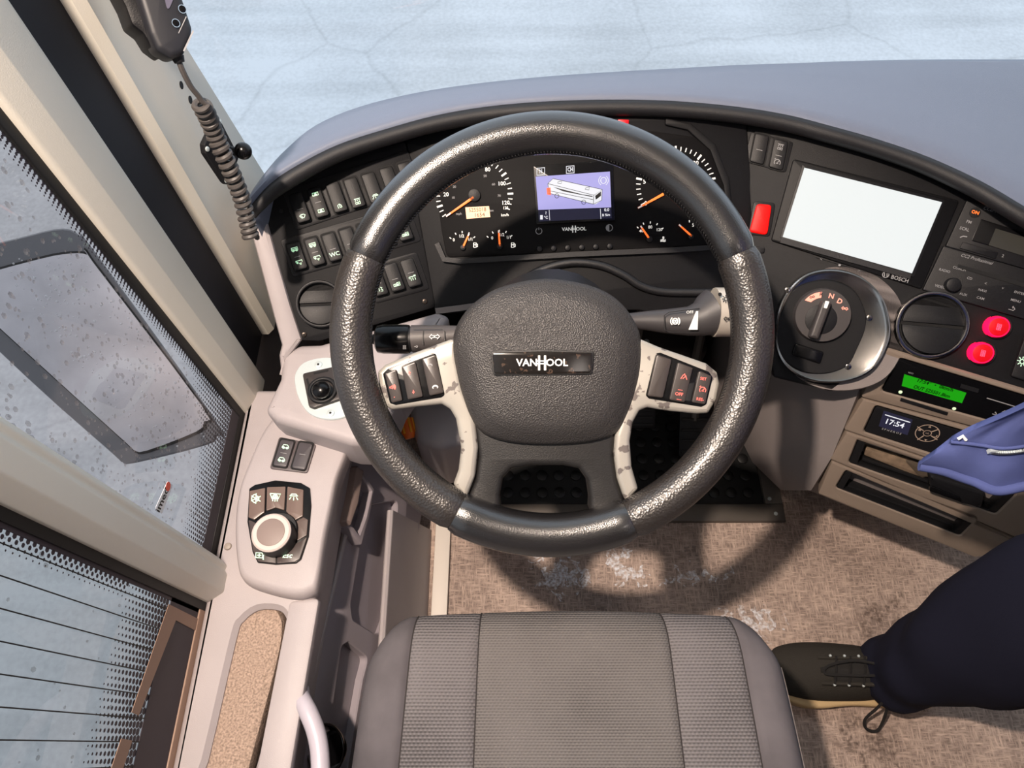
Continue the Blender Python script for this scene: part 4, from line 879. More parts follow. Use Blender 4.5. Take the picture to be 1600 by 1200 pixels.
for a in range(0, 720):
    if a % 2: continue
    t = radians(a / 2); d = V(PW.e1) * cos(t) + V(PW.e2) * sin(t); rr_ = RT_ * 1.04
    def q(al, t2):
        d2 = V(PW.e1) * cos(t2) + V(PW.e2) * sin(t2); return RC + d2 * (R0 - rr_ * cos(al)) + PW.n * rr_ * 1.0 * sin(al)
    k.tube([q(.12, t), q(.3, t + .011)], .0006, 4)
stuff(k.build('rim_stitching', SOFT, sw))
# hub body and lower legs
low = [(714, 560), (716, 600), (728, 640), (742, 680), (747, 715), (742, 752), (728, 782), (770, 800), (783, 795), (781, 775), (786, 748), (800, 733), (830, 728), (880, 728), (905, 733), (918, 752), (922, 780), (921, 798), (938, 802), (978, 786), (966, 752), (960, 715), (962, 680), (975, 640), (990, 600), (992, 560)]
MB().prism(PW, low, -.030, -.008, .003, .006, steps=3).build('hub_lower', HUBD, sw)
hub = [(713, 560), (712, 530), (722, 502), (745, 475), (785, 452), (850, 440), (915, 450), (955, 470), (980, 500), (991, 530), (991, 570), (984, 605), (972, 640), (955, 668), (920, 682), (860, 687), (800, 684), (760, 672), (740, 650), (726, 615)]
k = MB(); k.dome(PW, hub, [(1.0, -.05), (1.0, -.014), (.985, -.004), (.94, .002), (.90, .0035), (.86, .0075), (.70, .0125), (.45, .0155), (.2, .0165), (.02, .0167)], 5, ctr=(852, 562)); k.build('hub_cover', HUB, sw, smooth=60)
k = MB(); k.dome(PW, [(860 + (x - 852) * .62, 440 + (y - 440) * .5) for x, y in hub], [(1, -.09), (1, -.05)], 4); k.build('hub_shroud', BLACK, sw)
PE = Pl(PW.to3((0, 0), .0150), PW.n, PW.e1)
MB().prism(PE, [(766, 549), (848, 546), (929, 549), (925, 585), (848, 587), (770, 586)], -.006, .003, .003, .001).build('badge_surround', HUBD, sw)
bd = MB().prism(PE, [(769, 551), (848, 549), (926, 551), (923, 583), (848, 585), (772, 584)], 0, .0038, .003, .0008).build('badge', mat('badge_black', (26, 23, 22), .16, wear=((70, 56, 48), 170, .62)), sw)
k = MB(); wordmark(k, PE, (847, 567), (1, .0), 11, .0042); k.build('badge_lettering', WHITE, bd)
# silver spokes with button pads
left = [(589, 582), (600, 571), (640, 554), (712, 527), (714, 562), (722, 606), (742, 655), (747, 700), (742, 745), (728, 781), (714, 768), (708, 757), (716, 735), (720, 700), (712, 655), (703, 640), (690, 632), (650, 636), (612, 641), (602, 636), (592, 612)]
right = [(991, 525), (1030, 542), (1105, 568), (1122, 582), (1126, 600), (1121, 625), (1108, 646), (1090, 647), (1040, 642), (1012, 637), (1000, 642), (990, 660), (985, 690), (988, 730), (998, 765), (978, 786), (965, 748), (960, 710), (962, 680), (974, 640), (984, 606), (991, 570)]
for q_ in (left, right): MB().prism(PW, q_, -.022, -.003, .004, .005, steps=3).build('spoke_trim', SILVER, sw)
PB = Pl(PW.to3((0, 0), -.0029), PW.n, PW.e1)
bl = [(598, 584), (606, 576), (672, 552), (681, 552), (695, 617), (690, 621), (618, 633), (609, 630)]
br = [(1025, 552), (1032, 551), (1108, 581), (1114, 590), (1104, 632), (1096, 636), (1014, 623), (1009, 618)]
for q_ in (bl, br): MB().prism(PB, q_, -.004, .0008, .003, .0006).build('button_bezel', GLOSSB, sw)
def wbtn(q_, syms):
    o = MB().prism(PB, q_, 0, .0042, .0022, .0012).build('wheel_button', BTN, sw)
    for kd, c_, sz, mm, xd in syms:
        k = MB(); (k.icon(PB, kd, c_, xd, sz, .0008, .0045) if kd in ICON else k.text(PB, kd, c_, xd, sz, .0045, .015)); k.build('symbol', mm, o)
u = (1, -.12)
wbtn([(601, 584), (619, 577), (629, 626), (612, 630)], [('speaker', (613, 605), 5, ICONR, u), ('-', (616, 620), 5, ICONR, u), ('+', (611, 590), 5, PALEPRINT, u)])
wbtn([(627, 573), (649, 565), (661, 620), (637, 625)], [('up', (640, 583), 4, ICONR, u), ('down', (646, 612), 4, ICONR, u)])
wbtn([(659, 561), (680, 554), (693, 614), (671, 619)], [('phone', (680, 605), 5, WHITE, u), ('phone', (672, 571), 4, PALEPRINT, u)])
u = (1, .16)
wbtn([(1027, 554), (1050, 562), (1036, 622), (1012, 619)], [])
wbtn([(1060, 566), (1083, 575), (1070, 629), (1046, 625)], [('lane', (1069, 589), 6, ICONR, u), ('OFF', (1061, 616), 5, ICONR, u), ('\u2014', (1061, 624), 5, ICONR, u), ('\u2014', (1063, 609), 5, ICONR, u)])
wbtn([(1093, 579), (1112, 588), (1102, 632), (1081, 629)], [('SET', (1099, 592), 4.5, ICONR, u), ('cruise', (1098, 609), 6, ICONR, u), ('RES-', (1094, 624), 4.5, ICONR, u)])

# steering column and stalks
sc = thing('steering_column', 'black steering column between the hub and the cab floor', 'steering column', PW.P(862, 560, -.2))
a = PW.P(862, 545, -.045); b_ = a - PW.n * .42 + V((0, .10, 0)); b_.z = max(b_.z, .02)
MB().lathe(a, b_, [(0, .075), (.08, .085), (.3, .075), (.5, .055), (1, .05)], 24).build('column_shroud', BLACK, sc)
MB().lathe(b_ + V((0, .005, .12)), V((b_.x, b_.y + .04, 0)), [(0, .07), (1, .09)], 20).build('column_boot', RUBBER, sc)
def stalk(name, label, d, secs):
    """secs: (part name, material, [(px, py, radius px), ...]) along the stalk"""
    P_ = Pl(CP + FW * d, -FW, RT); t = thing(name, label, 'stalk', P_.P(*secs[0][2][0][:2])); m = d / F_PX
    for nm, mm, pts in secs: MB().tube([P_.P(x, y) for x, y, r in pts], [r * m for x, y, r in pts], 20).build(nm, mm, t)
    return t, P_
t, P_ = stalk('indicator_stalk', 'black indicator stalk with a ribbed end and arrow marks left of the hub', .80,
    [('end_button', BLACK, [(583, 530, 8), (588, 530, 8)]),
     ('twist_cap', GLOSSB, [(587, 530, 16), (590, 530, 21), (600, 530, 23), (636, 530, 23), (640, 530, 22)]),
     ('collar', BLACK, [(640, 530, 20), (644, 530, 20)]),
     ('stalk_arm', mat('stalk_grey', (74, 70, 70), .5), [(644, 529.5, 21.5), (690, 527, 19), (722, 524, 15), (800, 518, 14), (840, 515, 14)])])
Pt = Pl(CP + FW * (.80 - 21 * .8 / F_PX), -FW, RT)
k = MB(); k.icon(Pt, 'arrows', (679, 526), (1, -.02), 8, .0007, .0012); k.build('symbol', WHITE, t)
k = MB(); k.ribbon(Pt, [(661, 516), (661, 538)], .0008, .0006); k.ribbon(Pt, [(645, 514), (690, 513), (694, 517), (695, 534)], .0008, .001); k.build('panel_line', BLACK, t)
k = MB(); k.text(Pt, '|||', (632, 542), (1, 0), 5, .001); k.text(Pt, '-o', (650, 541), (1, 0), 5, .001); k.build('marks', PALEPRINT, t)
t, P_ = stalk('retarder_stalk', 'right stalk with brake symbol and silver end cap beside the hub', .80,
    [('stalk_arm', mat('stalk_dark', (58, 56, 58), .5), [(930, 500, 10), (985, 501, 12), (1010, 501, 15), (1040, 502, 19), (1075, 502, 23), (1092, 499, 27), (1104, 493, 33), (1116, 488, 38)]),
     ('silver_cap', mat('silver_cap', (196, 188, 176), .4, .3), [(1115.5, 488, 38.5), (1150, 488, 38), (1172, 488, 37), (1178, 488, 33)])])
Pt = Pl(CP + FW * (.80 - 19 * .8 / F_PX), -FW, RT)
k = MB(); k.icon(Pt, 'brake', (1055, 502), (1, 0), 9, .0011, .0036); k.prism(Pt, [(1088, 486), (1091, 486), (1090, 515), (1076, 515)], .004, .0046); k.text(Pt, 'OFF', (1078, 488), (1, 0), 4.5, .004); stuff(k.build('symbol', WHITE, t))
k = MB(); k.ribbon(Pt, [(1093, 482), (1045, 488), (1038, 493), (1038, 514), (1045, 519), (1093, 519)], .0008, .0045); k.build('panel_line', BLACK, t)
Pt2 = Pl(CP + FW * (.80 - 38 * .8 / F_PX), -FW, RT)
k = MB(); k.icon(Pt2, 'sun', (1134, 467), (1, 0), 6, .0008, .0008); k.icon(Pt2, 'arrows', (1138, 498), (1, 0), 7, .0008, .0014); k.disc(Pt2, (1125, 460), 3, .001, .0014); k.build('symbol', BLACK, t)

# ------------------------------------------------------------------ left side console
sd = thing('side_console', 'pale grey side console with a carpeted armrest along the left wall', 'console', (-.31, .1, .2))
ZC = zplane(.42)
car = [(432, 952), (444, 962), (449, 985), (440, 1040), (398, 1200), (385, 1250), (300, 1250), (322, 1190), (366, 1000), (378, 970), (402, 952)]
hole_px = car
q = [(-.384, -.42), (-.262, -.42), (-.250, .10), (-.242, .30), (-.236, .46), (-.384, .46)]
k = MB(); k.prism2(ZC, [V(a) for a in q], -.075, 0, .006, .010, holes=[[ZC.to2(ZC.P(x, y)) for x, y in spline([V(a) for a in car], 3)]], steps=4); k.build('console_top', GREY, sd)
ZA = zplane(.405)
k = MB(); k.dome(ZC, car, [(1.03, -.03), (1.02, -.018), (.97, -.011), (.85, -.009), (.4, -.008)], 3); k.build('armrest_carpet', CARPETM, sd)
MB().prism(ZC, [(452, 940), (499, 934), (452, 1215), (398, 1215)], -.01, .0035, .006, .003).build('armrest_rail', GREY, sd)
k = MB(); k.prism2(ZC, [V(a) for a in [(-.384, -.42), (-.345, -.42), (-.345, .46), (-.384, .46)]], -.42, -.07); k.build('console_side', GREYD, sd)
MB().disc(ZC, (355, 853), 6, 0, .003, .0025, 16).build('screw_cap', mat('screw_taupe', (150, 140, 130), .5), sd)
pod = [(440, 664), (462, 659), (505, 668), (538, 682), (550, 700), (546, 722), (532, 760), (524, 800), (514, 850), (504, 915), (494, 930), (470, 936), (430, 928), (396, 914), (384, 890), (380, 830), (386, 775), (402, 730), (420, 690)]
ZP = zplane(.438)
k = MB(); k.dome(ZP, pod, [(1.03, -.03), (1.03, -.016), (1.015, -.006), (.98, -.001), (.93, 0), (.3, 0)], 4); k.build('switch_pod', GREY, sd, smooth=60)
wsw = thing('window_switch', 'dark window switch block with two rockers on the side console', 'switch', ZP.P(458, 710))
MB().prism(ZP, [(436, 682), (494, 694), (480, 739), (421, 732)], -.002, .0025, .004, .001).build('switch_frame', mat('switch_frame_grey', (86, 78, 80), .5), wsw)
ZW = zplane(.4405); GR = mat('rocker_slate', (70, 66, 70), .45)
rocker(ZW, wsw, (443, 708), (-13, 42), 21, 10.5, [('window', -.5, 6, ICONG), ('window', .5, 6, ICONG), ('-', 0, 0, PALEPRINT)], GR, flat=True, hs=(1, .16))
rocker(ZW, wsw, (472, 712), (-13, 42), 21, 10.5, [('-', -.1, 0, PALEPRINT)], GR, flat=True, hs=(1, .16))
cp = thing('control_panel', 'tombstone shaped control pad with a rotary knob on the side console', 'control panel', ZP.P(435, 820))
co = [(389, 763), (398, 757), (430, 750), (470, 754), (484, 762), (486, 790), (482, 838), (470, 874), (462, 880), (430, 882), (402, 879), (394, 862), (386, 815)]
MB().prism(ZP, co, -.003, .003, .003, .0015).build('pad_bezel', GLOSSB, cp)
ZQ = zplane(.441)
for q_, (kd, c_, sz) in (([(390, 767), (414, 762), (413, 800), (397, 812), (388, 808)], ('snow', (400, 779), 9)), ([(417, 761), (446, 760), (444, 797), (430, 793), (416, 798)], ('defrost', (430, 776), 9)), ([(449, 760), (474, 765), (473, 806), (460, 813), (447, 799)], ('lamp', (459, 776), 8))):
    o = MB().prism(ZQ, q_, 0, .0028, .001, .0008).build('pad_key', BTNWARM, cp); MB().icon(ZQ, kd, c_, (1, .05), sz, .0012, .0031).build('symbol', ICONG, o)
o = MB().prism(ZQ, [(388, 812), (398, 816), (406, 850), (431, 864), (431, 880), (403, 877), (395, 860)], 0, .0022, .001, .0006).build('pad_key', mat('key_dark', (66, 56, 54), .4), cp); MB().icon(ZQ, 'panel', (406, 868), (1, .05), 7, .0012, .0025).build('symbol', ICONG, o)
o = MB().prism(ZQ, [(433, 864), (458, 850), (470, 846), (480, 838), (468, 873), (460, 878), (433, 880)], 0, .0022, .001, .0006).build('pad_key', mat('key_dark2', (70, 60, 58), .4), cp); MB().text(ZQ, 'Esc', (449, 868), (1, .03), 8, .0025, .02, shear=.15).build('symbol', ICONG, o)
o = MB().prism(ZQ, [(462, 815), (474, 808), (481, 812), (479, 836), (464, 845)], 0, .0022, .001, .0006).build('pad_key', mat('key_warm', (92, 78, 72), .4), cp)
kc = ZQ.to2(ZQ.P(437, 831)); mm = ZQ.mpp(437, 834); kc3 = ZQ.to3(kc)
MB().lathe(kc3, kc3 + V((0, 0, .006)), [(0, 30 * mm), (.7, 29.5 * mm), (1, 28 * mm)], 36).build('knob_base', BLACK, cp)
kt = V((ZQ.P(421, 832, .03).x + .002, ZQ.P(421, 832, .03).y, 0)); kc3 = V((kt.x, kt.y, kc3.z))
MB().lathe(kc3 + V((0, 0, .004)), kc3 + V((0, 0, .0285)), [(0, 30 * mm), (.9, 30 * mm), (1, 29 * mm)], 36).build('knob_body', BLACK, cp)
MB().lathe(kc3 + V((0, 0, .026)), kc3 + V((0, 0, .031)), [(0, 29.5 * mm), (.7, 29.5 * mm), (1, 27 * mm)], 36).build('knob_ring', mat('knob_ring_grey', (196, 184, 178), .45), cp)
MB().lathe(kc3 + V((0, 0, .030)), kc3 + V((0, 0, .0322)), [(0, 21 * mm), (.8, 21 * mm), (1, 19 * mm)], 32).build('knob_cap', KNOBGREY, cp)
# mirror joystick on the shelf
mj = thing('mirror_joystick', 'black mirror joystick on a bright oval steel plate left of the wheel', 'joystick', PSH.P(505, 608))
k = MB(); k.dome(PSH, [(480, 566), (510, 560), (540, 566), (560, 590), (562, 625), (545, 650), (515, 657), (485, 648), (468, 625), (461, 595), (466, 578)], [(1.0, 0), (1.0, .002), (.985, .003)], 5); k.build('steel_plate', STEEL, mj)
PJ = zplane(.490)
k = MB(); k.prism(PJ, [(472, 583), (522, 572), (540, 620), (490, 637), (482, 634)], 0, .006, .004, .002); k.build('joystick_base', mat('joystick_grey', (50, 44, 43), .5), mj)
for q_ in ([(490, 582), (513, 577), (513, 580), (490, 585)], [(478, 592), (481, 591), (484, 603), (481, 604)]): MB().prism(PJ, q_, .005, .0064).build('slot', DARK, mj)
MB().ring(PJ, (503, 608), 23, 17, .003, .011).build('joystick_collar', BLACK, mj)
c0 = PJ.P(502, 609, .02); MB().ball(c0, .0125, 18, 10, (1, 1, .75)).build('joystick_ball', GLOSSB, mj)
MB().lathe(c0 - V((0, 0, .018)), c0, [(0, .006), (1, .006)], 12).build('joystick_stem', BLACK, mj)
for c_ in ((497, 569), (516, 645)):
    s_ = MB().disc(PJ, c_, 6, 0, .0022, .0008, 18).build('screw', STEEL, mj); MB().disc(PJ, c_, 2, .0022, .0025, 0, 6).build('screw_socket', DARK, s_)

# pocket panel below the console
PP = Pl((-.25, 0, .345), (.93, 0, .30), (0, 1, 0))
dp = thing('map_pocket', 'grey door pocket panel with two dark openings beside the seat', 'pocket', (-.2, .2, 0))
o1 = [(575, 790), (622, 782), (608, 955), (596, 990), (585, 990), (551, 968), (548, 945), (562, 860)]
o2_ = [(545, 1003), (575, 1028), (566, 1062), (540, 1215), (506, 1215), (520, 1110), (534, 1010)]
MB().prism(PP, [(548, 712), (640, 712), (660, 800), (625, 1000), (560, 1330), (440, 1330), (455, 1225), (500, 1000), (545, 800)], -.012, 0, .004, .003, holes=[o1, o2_], hfil=.01).build('panel', GREYD, dp)
MB().prism(PP, [(548, 712), (660, 790), (630, 1000), (570, 1330), (440, 1330), (500, 1000)], -.09, -.075).build('pocket_back', DARK, dp)
MB().tube([PP.P(x, y, .001) for x, y in ((548, 795), (522, 910), (500, 1000), (478, 1100), (452, 1225))], .004, 8).build('rim_bead', GREY, dp)
ow = zplane(0)
k = MB(); A0, A1 = V((-.200, .335, .235)), V((-.198, .06, .215)); B0, B1 = V((-.166, .37, .0)), V((-.162, .04, .0)); off = V((.010, 0, .003))
k.loft([[A0, A1, B1, B0], [A0 + off, A1 + off, B1 + off, B0 + off]]); k.build('outer_wall', GREY, dp)
MB().tube([A0 + off * .5, A1 + off * .5], .0055, 8).build('outer_bead', GREY, dp)
fb = thing('latch_tray', 'narrow grey pull recess with a tan bar on the console side', 'handle', PP.P(562, 790))
MB().prism(PP, [(560, 726), (586, 764), (578, 808), (566, 852), (542, 822), (550, 770)], 0, .016, .003, .003, holes=[[(564, 742), (581, 768), (572, 808), (562, 836), (549, 818), (556, 775)]], hfil=.002).build('recess_frame', GREYD, fb)
MB().prism(PP, [(558, 728), (570, 734), (561, 788), (549, 822), (541, 815), (551, 775)], .002, .022, .003, .004).build('pull_bar', mat('pull_tan', (150, 132, 126), .5), fb)
MB().ball(PP.P(533, 816, .004), .006, 10, 6).build('knob', GREY2, fb)
gh = thing('grab_handle', 'curved light grey grab handle beside the driver seat', 'handle', (-.25, .0, .36))
k = MB(); Zg = [(468, 1084, .40), (474, 1098, .415), (484, 1118, .42), (494, 1145, .42), (500, 1180, .42), (500, 1230, .42), (490, 1290, .41)]
k.tube(spline([zplane(z).P(x, y) for x, y, z in Zg], 4, False), .0105, 14); k.build('grip', mat('grab_grey', (186, 180, 190), .4), gh)
MB().ball(zplane(.405).P(466, 1082), .0135, 14, 8).build('end_boss', mat('grab_grey2', (190, 184, 192), .4), gh)
kn = thing('seat_knob', 'black knob with a chrome rim between the seat and the grab handle', 'knob', zplane(.30).P(506, 1172))
P_ = Pl(zplane(.30).P(510, 1172), (.8, .1, .6)); MB().lathe(P_.p, P_.p + P_.n * .018, [(0, .022), (.8, .022), (1, .018)], 24).build('knob_body', GLOSSB, kn)
MB().ring(P_, (510, 1172), 30, 26, .008, .0185).build('chrome_rim', CHROME, kn)
MB().lathe(P_.p - P_.n * .06, P_.p, [(0, .012), (1, .012)], 12).build('shaft', GREY2, kn)

# ------------------------------------------------------------------ handset, cord and ball mount on the front pillar
def cplane(px, py, d): p = CP + ray(px, py) * d; return Pl(p, (CP - p))
ht = thing('handset', 'black two-button handset in a holder at the top of the front pillar', 'handset', cplane(265, 30, .60).p)
PH = cplane(262, 40, .60); PH = Pl(PH.p, (.62, -.55, .56))
MB().prism(PH, [(170, -40), (205, -48), (262, 92), (236, 72), (224, 52), (206, 38), (196, 10)], -.05, -.012, .006, .004).build('cradle', BLACK, ht)
MB().prism(PH, [(196, -70), (262, -78), (302, 44), (300, 58), (288, 86), (270, 92), (246, 78), (234, 52)], -.028, .0, .008, .006, steps=3).build('body', mat('handset_black', (32, 33, 38), .45), ht)
MB().prism(PH, [(246, -60), (268, -64), (272, -4), (262, 20)], 0, .0008, .002).build('display', mat('handset_lcd', (90, 88, 104), .25), ht)
for c_ in ((275, 36), (285, 14)):
    MB().disc(PH, c_, 6.5, 0, .0015, .0006, 18).build('key', GLOSSB, ht); MB().circ(PH, c_, 6, .0006, .0018, 20).build('key_ring', mat('ring_pale', (120, 140, 160), .3), ht)
k = MB(); k.ribbon(PH, [(279, 52), (291, 26)], .0006, .0004); k.ribbon(PH, [(287, 80), (302, 48)], .0012, .0004); k.build('panel_line', PALEPRINT, ht)
MB().lathe(PH.P(277, 88, -.012), PH.P(281, 98, -.012), [(0, .006), (1, .0045)], 12).build('cord_sleeve', BLACK, ht)
cdt = thing('coiled_cord', 'dark coiled cord hanging from the handset down the front pillar', 'cord', cplane(345, 230, .66).p)
dd = lambda x, y, d: CP + ray(x, y) * d
pts = [PH.P(280, 97, -.012), dd(286, 112, .628), dd(298, 135, .64), dd(310, 150, .65), dd(316, 158, .655)]
axis = spline([dd(314, 162, .66), dd(326, 186, .68), dd(338, 215, .70), dd(352, 248, .715), dd(366, 280, .735), dd(378, 312, .755), dd(386, 345, .77), dd(392, 372, .78)], 40, False)
N = len(axis); coil = []
for i in range(N * 3):
    u = i / 3; j = min(int(u), N - 2); p = axis[j].lerp(axis[j + 1], u - j); t_ = (axis[j + 1] - axis[j]).normalized()
    n1 = t_.cross(FW).normalized(); n2 = t_.cross(n1); a = 2 * pi * 21 * (i / (N * 3)) ** 1.05
    coil.append(p + (n1 * cos(a) + n2 * sin(a)) * .0068)
CORD = mat('cord_grey', (72, 68, 66), .5)
MB().tube(spline(pts + [coil[0]], 4, False), .0026, 8).build('straight_lead', CORD, cdt); MB().tube(coil, .0031, 7).build('coil', CORD, cdt)
bm_ = thing('ball_mount', 'black ball mount on a small diamond plate screwed to the front pillar', 'mount', dd(356, 240, .75))
PBM = Pl(dd(350, 240, .752), (.93, -.30, .2))
MB().prism(PBM, [(339, 185), (347, 192), (374, 245), (368, 262), (358, 290), (352, 285), (322, 240), (320, 226)], -.004, .003, .003, .001).build('plate', BLACK, bm_)
MB().lathe(PBM.P(352, 238, .0), dd(380, 236, .742), [(0, .009), (.5, .005), (1, .005)], 12).build('stem', BLACK, bm_)
MB().ball(dd(380, 236, .742), .0092, 18, 12).build('ball', GLOSSB, bm_)
for c_ in ((344, 190), (325, 233), (355, 282)): MB().disc(PBM, c_, 3, .003, .0042, .0006, 12).build('screw', STEEL, bm_)

# ------------------------------------------------------------------ foot well
MB_ = MB
fm = thing('foot_mat', 'black studded rubber mat in a metal frame under the pedals', 'mat', (.2, .65, 0))
fr_ = MAT_FR = mat('frame_metal', (98, 92, 86), .45, .3)
MB().box(-.14, .50, .42, .84, 0, .004).build('rubber_sheet', RUBBER, fm)
k = MB()
for i in range(18):
    for j in range(11):
        k.lathe(V((-.11 + i * .034, .445 + j * .036, .004)), V((-.11 + i * .034, .445 + j * .036, .0075)), [(0, .0115), (.6, .011), (1, .008)], 10)
stuff(k.build('mat_studs', mat('stud_rubber', (14, 14, 15), .5), fm))
MB().box(-.14, .53, .385, .42, 0, .012, .003).build('frame_front', fr_, fm); MB().box(.495, .53, .42, .84, 0, .012, .003).build('frame_side', fr_, fm)
for c_ in ((.512, .40), (.505, .43)): MB().lathe(V((c_[0], c_[1], .012)), V((c_[0], c_[1], .014)), [(0, .004), (1, .003)], 10).build('rivet', STEEL, fm)
def pedal(name, label, x, y, z, w_, h_, ribs, m):
    t = thing(name, label, 'pedal', (x, y, 0)); P_ = Pl((x, y, z), (0, -.55, .83), (1, 0, 0))
    MB().prism2(P_, [(-w_, -h_), (w_, -h_), (w_, h_), (-w_, h_)], -.008, 0, .006, .002).build('pedal_plate', m, t)
    for i in range(ribs):
        yy = -h_ + 2 * h_ * (i + .5) / ribs; MB().prism2(P_, [(-w_ * .85, yy - .003), (w_ * .85, yy - .003), (w_ * .85, yy + .003), (-w_ * .85, yy + .003)], 0, .003, 0, .001).build('rib', RUBBER, t)
    MB().tube([V((x, y, z - .006)), V((x, y + .10, z + .06)), V((x, y + .16, z + .2))], .009, 8).build('pedal_arm', fr_, t)
pedal('accelerator_pedal', 'long ribbed accelerator pedal at the right of the foot well', .36, .57, .08, .03, .075, 7, BLACK)
pedal('brake_pedal', 'ribbed brake pedal in the foot well beside the accelerator', .24, .58, .10, .04, .035, 5, BLACK)
pbx = thing('pedal_box', 'dark housing with a bright bolt head behind the pedals', 'housing', (.26, .74, 0))
MB().box(.13, .385, .68, .80, .009, .15, .01, .015).build('housing', mat('housing_dark', (52, 46, 42), .6), pbx)
MB().lathe(V((.265, .705, .15)), V((.265, .705, .154)), [(0, .006), (1, .005)], 12).build('bolt_head', STEEL, pbx)
for i in range(5): MB().box(.415 + i * .022, .427 + i * .022, .60, .80, .005, .19, .003).build('rib', GREY2, pbx)
cb = thing('cover_box', 'rounded grey cover box low at the left of the foot well', 'box', (-.11, .58, 0))
MB().prism(zplane(.30), [(638, 632), (700, 605), (740, 640), (728, 690), (690, 702), (650, 690)], -.16, 0, .02, .012, steps=3).build('cover', GREY, cb)
og = thing('cable_plug', 'orange ribbed cable plug beside the grey cover box', 'plug', zplane(.27).P(636, 672))
a, b_ = zplane(.30).P(633, 655), zplane(.29).P(640, 685); MB().lathe(a, b_, [(0, .011), (.8, .011), (1, .008)], 12).build('plug_body', ORANGEP, og)
for i in range(6):
    an = 2 * pi * i / 6; t_ = (b_ - a).normalized(); n1 = t_.cross(V((0, 0, 1))).normalized(); n2 = t_.cross(n1); d_ = (n1 * cos(an) + n2 * sin(an)) * .011
    MB().tube([a + d_, a.lerp(b_, .75) + d_], .0022, 6).build('rib', mat('plug_yellow', (240, 160, 30), .45), og)
fp = thing('foot_plate', 'tan perforated foot plate at the left of the foot well', 'plate', (-.1, .52, 0))
k = MB(); PFp = Pl((-.09, .56, .10), (.2, -.45, .87), (1, 0, 0)); k.prism2(PFp, [(-.085, -.10), (.05, -.10), (.05, .08), (-.085, .08)], -.01, 0, .006, .002); k.build('plate', mat('foot_plate_tan', (140, 118, 98), .55), fp)
for i in range(3):
    for j in range(4): MB().ring(PFp, (0, 0), 0.1, 0, 0, 0) if 0 else None
for i in range(4):
    for j in range(5):
        c3 = PFp.to3((-.068 + i * .034, -.08 + j * .034)); P_ = Pl(c3, PFp.n, PFp.e1)
        k = MB(); L = []
        for s_ in range(16):
            d_ = P_.e1 * cos(2 * pi * s_ / 16) + P_.e2 * sin(2 * pi * s_ / 16); L.append([c3 + d_ * .011, c3 + d_ * .0105 + P_.n * .002, c3 + d_ * .009])
        L.append(L[0]); k.loft(L, closed=False); k.build('embossed_ring', GREY2, fp)

# ------------------------------------------------------------------ driver seat
st_ = thing('driver_seat', 'grey woven fabric driver seat with plain side bolsters', 'seat', (.07, -.1, 0))
XC, YB, ZT = .072, -.40, .462
def seat_pt(s, t):
    """s -1..1 across, t 0 (front lower edge) .. 1 (rear)"""
    hw = .243 + .022 * min(1, max(0, t)) ** .7
    corner = max(0, abs(s) - .76) / .24
    yf = .150 - .060 * corner ** 2.6 - .012 * s * s
    x = XC + s * hw; y = yf + (YB - yf) * t
    e = min((yf - y) + .0, (1 - abs(s)) * hw * 1.4); r = .05; 
    z = ZT - r * (1 - sqrt(max(0, 1 - max(0, 1 - e / r) ** 2)))
    z += .010 * max(0, abs(s) - .45) / .55 - .006 * (1 - min(1, abs(s) / .45) ** 2) * min(1, e / .1)
    for g in (-.765, -.45, .45, .775):
        z -= .0045 * max(0, 1 - abs(s - g) * hw / .006)
    return V((x, y, z))
ts = [0, .004, .012, .025, .04, .06, .09, .13, .2, .3, .4, .55, .7, .85, 1.0]
def seat_piece(name, s0, s1, m, n):
    L = []
    for i in range(n + 1):
        u = i / n; u = .5 - .5 * cos(pi * u) if n > 4 else u
        s = s0 + (s1 - s0) * u; col = [seat_pt(s, t) for t in ts]; f0 = col[0]; L.append([V((f0.x, f0.y - .02, f0.z - .11)), V((f0.x, f0.y - .003, f0.z - .04))] + col)
    MB().loft(L, closed=False).build(name, m, st_, smooth=70)
seat_piece('centre_panel', -.45, .45, WEAVE1, 22); seat_piece('side_panel', -.765, -.45, WEAVE2, 10); seat_piece('side_panel', .45, .775, WEAVE2, 10)
seat_piece('bolster', -1, -.765, SUEDE, 14); seat_piece('bolster', .775, 1, SUEDE, 14)
for g in (-.765, -.45, .45, .775):
    MB().tube([seat_pt(g, t) + V((0, 0, -.0005)) for t in ts[1:]], .0014, 6).build('seam', mat('seam_dark', (44, 40, 40), .9), st_)
for s in (-1, 1):
    k = MB(); L = []
    for t in ts: p = seat_pt(s, t); L.append([p, p + V((-.006 * s * -1, 0, -.04)), p + V((-.01 * s, 0, -.12))])
    k.loft(L, closed=False); k.build('side_skirt', SUEDE, st_)
k = MB(); L = [[seat_pt(s, t) + V((0, 0, -.0008)) for t in ts[2:]] for s in (.985,)][0]; k.tube(L, .0018, 6); k.build('seam', mat('seam_pale', (120, 112, 108), .9), st_)
MB().box(-.13, .27, -.40, .03, .0, .36, .01, .03).build('seat_base', DARK, st_)
MB().prism2(Pl((XC, -.47, .78), (0, .97, .22), (1, 0, 0)), [(-.24, -.36), (.24, -.36), (.23, .30), (.16, .40), (-.16, .40), (-.23, .30)], -.10, 0, .06, .03, steps=4).build('backrest', SUEDE, st_)

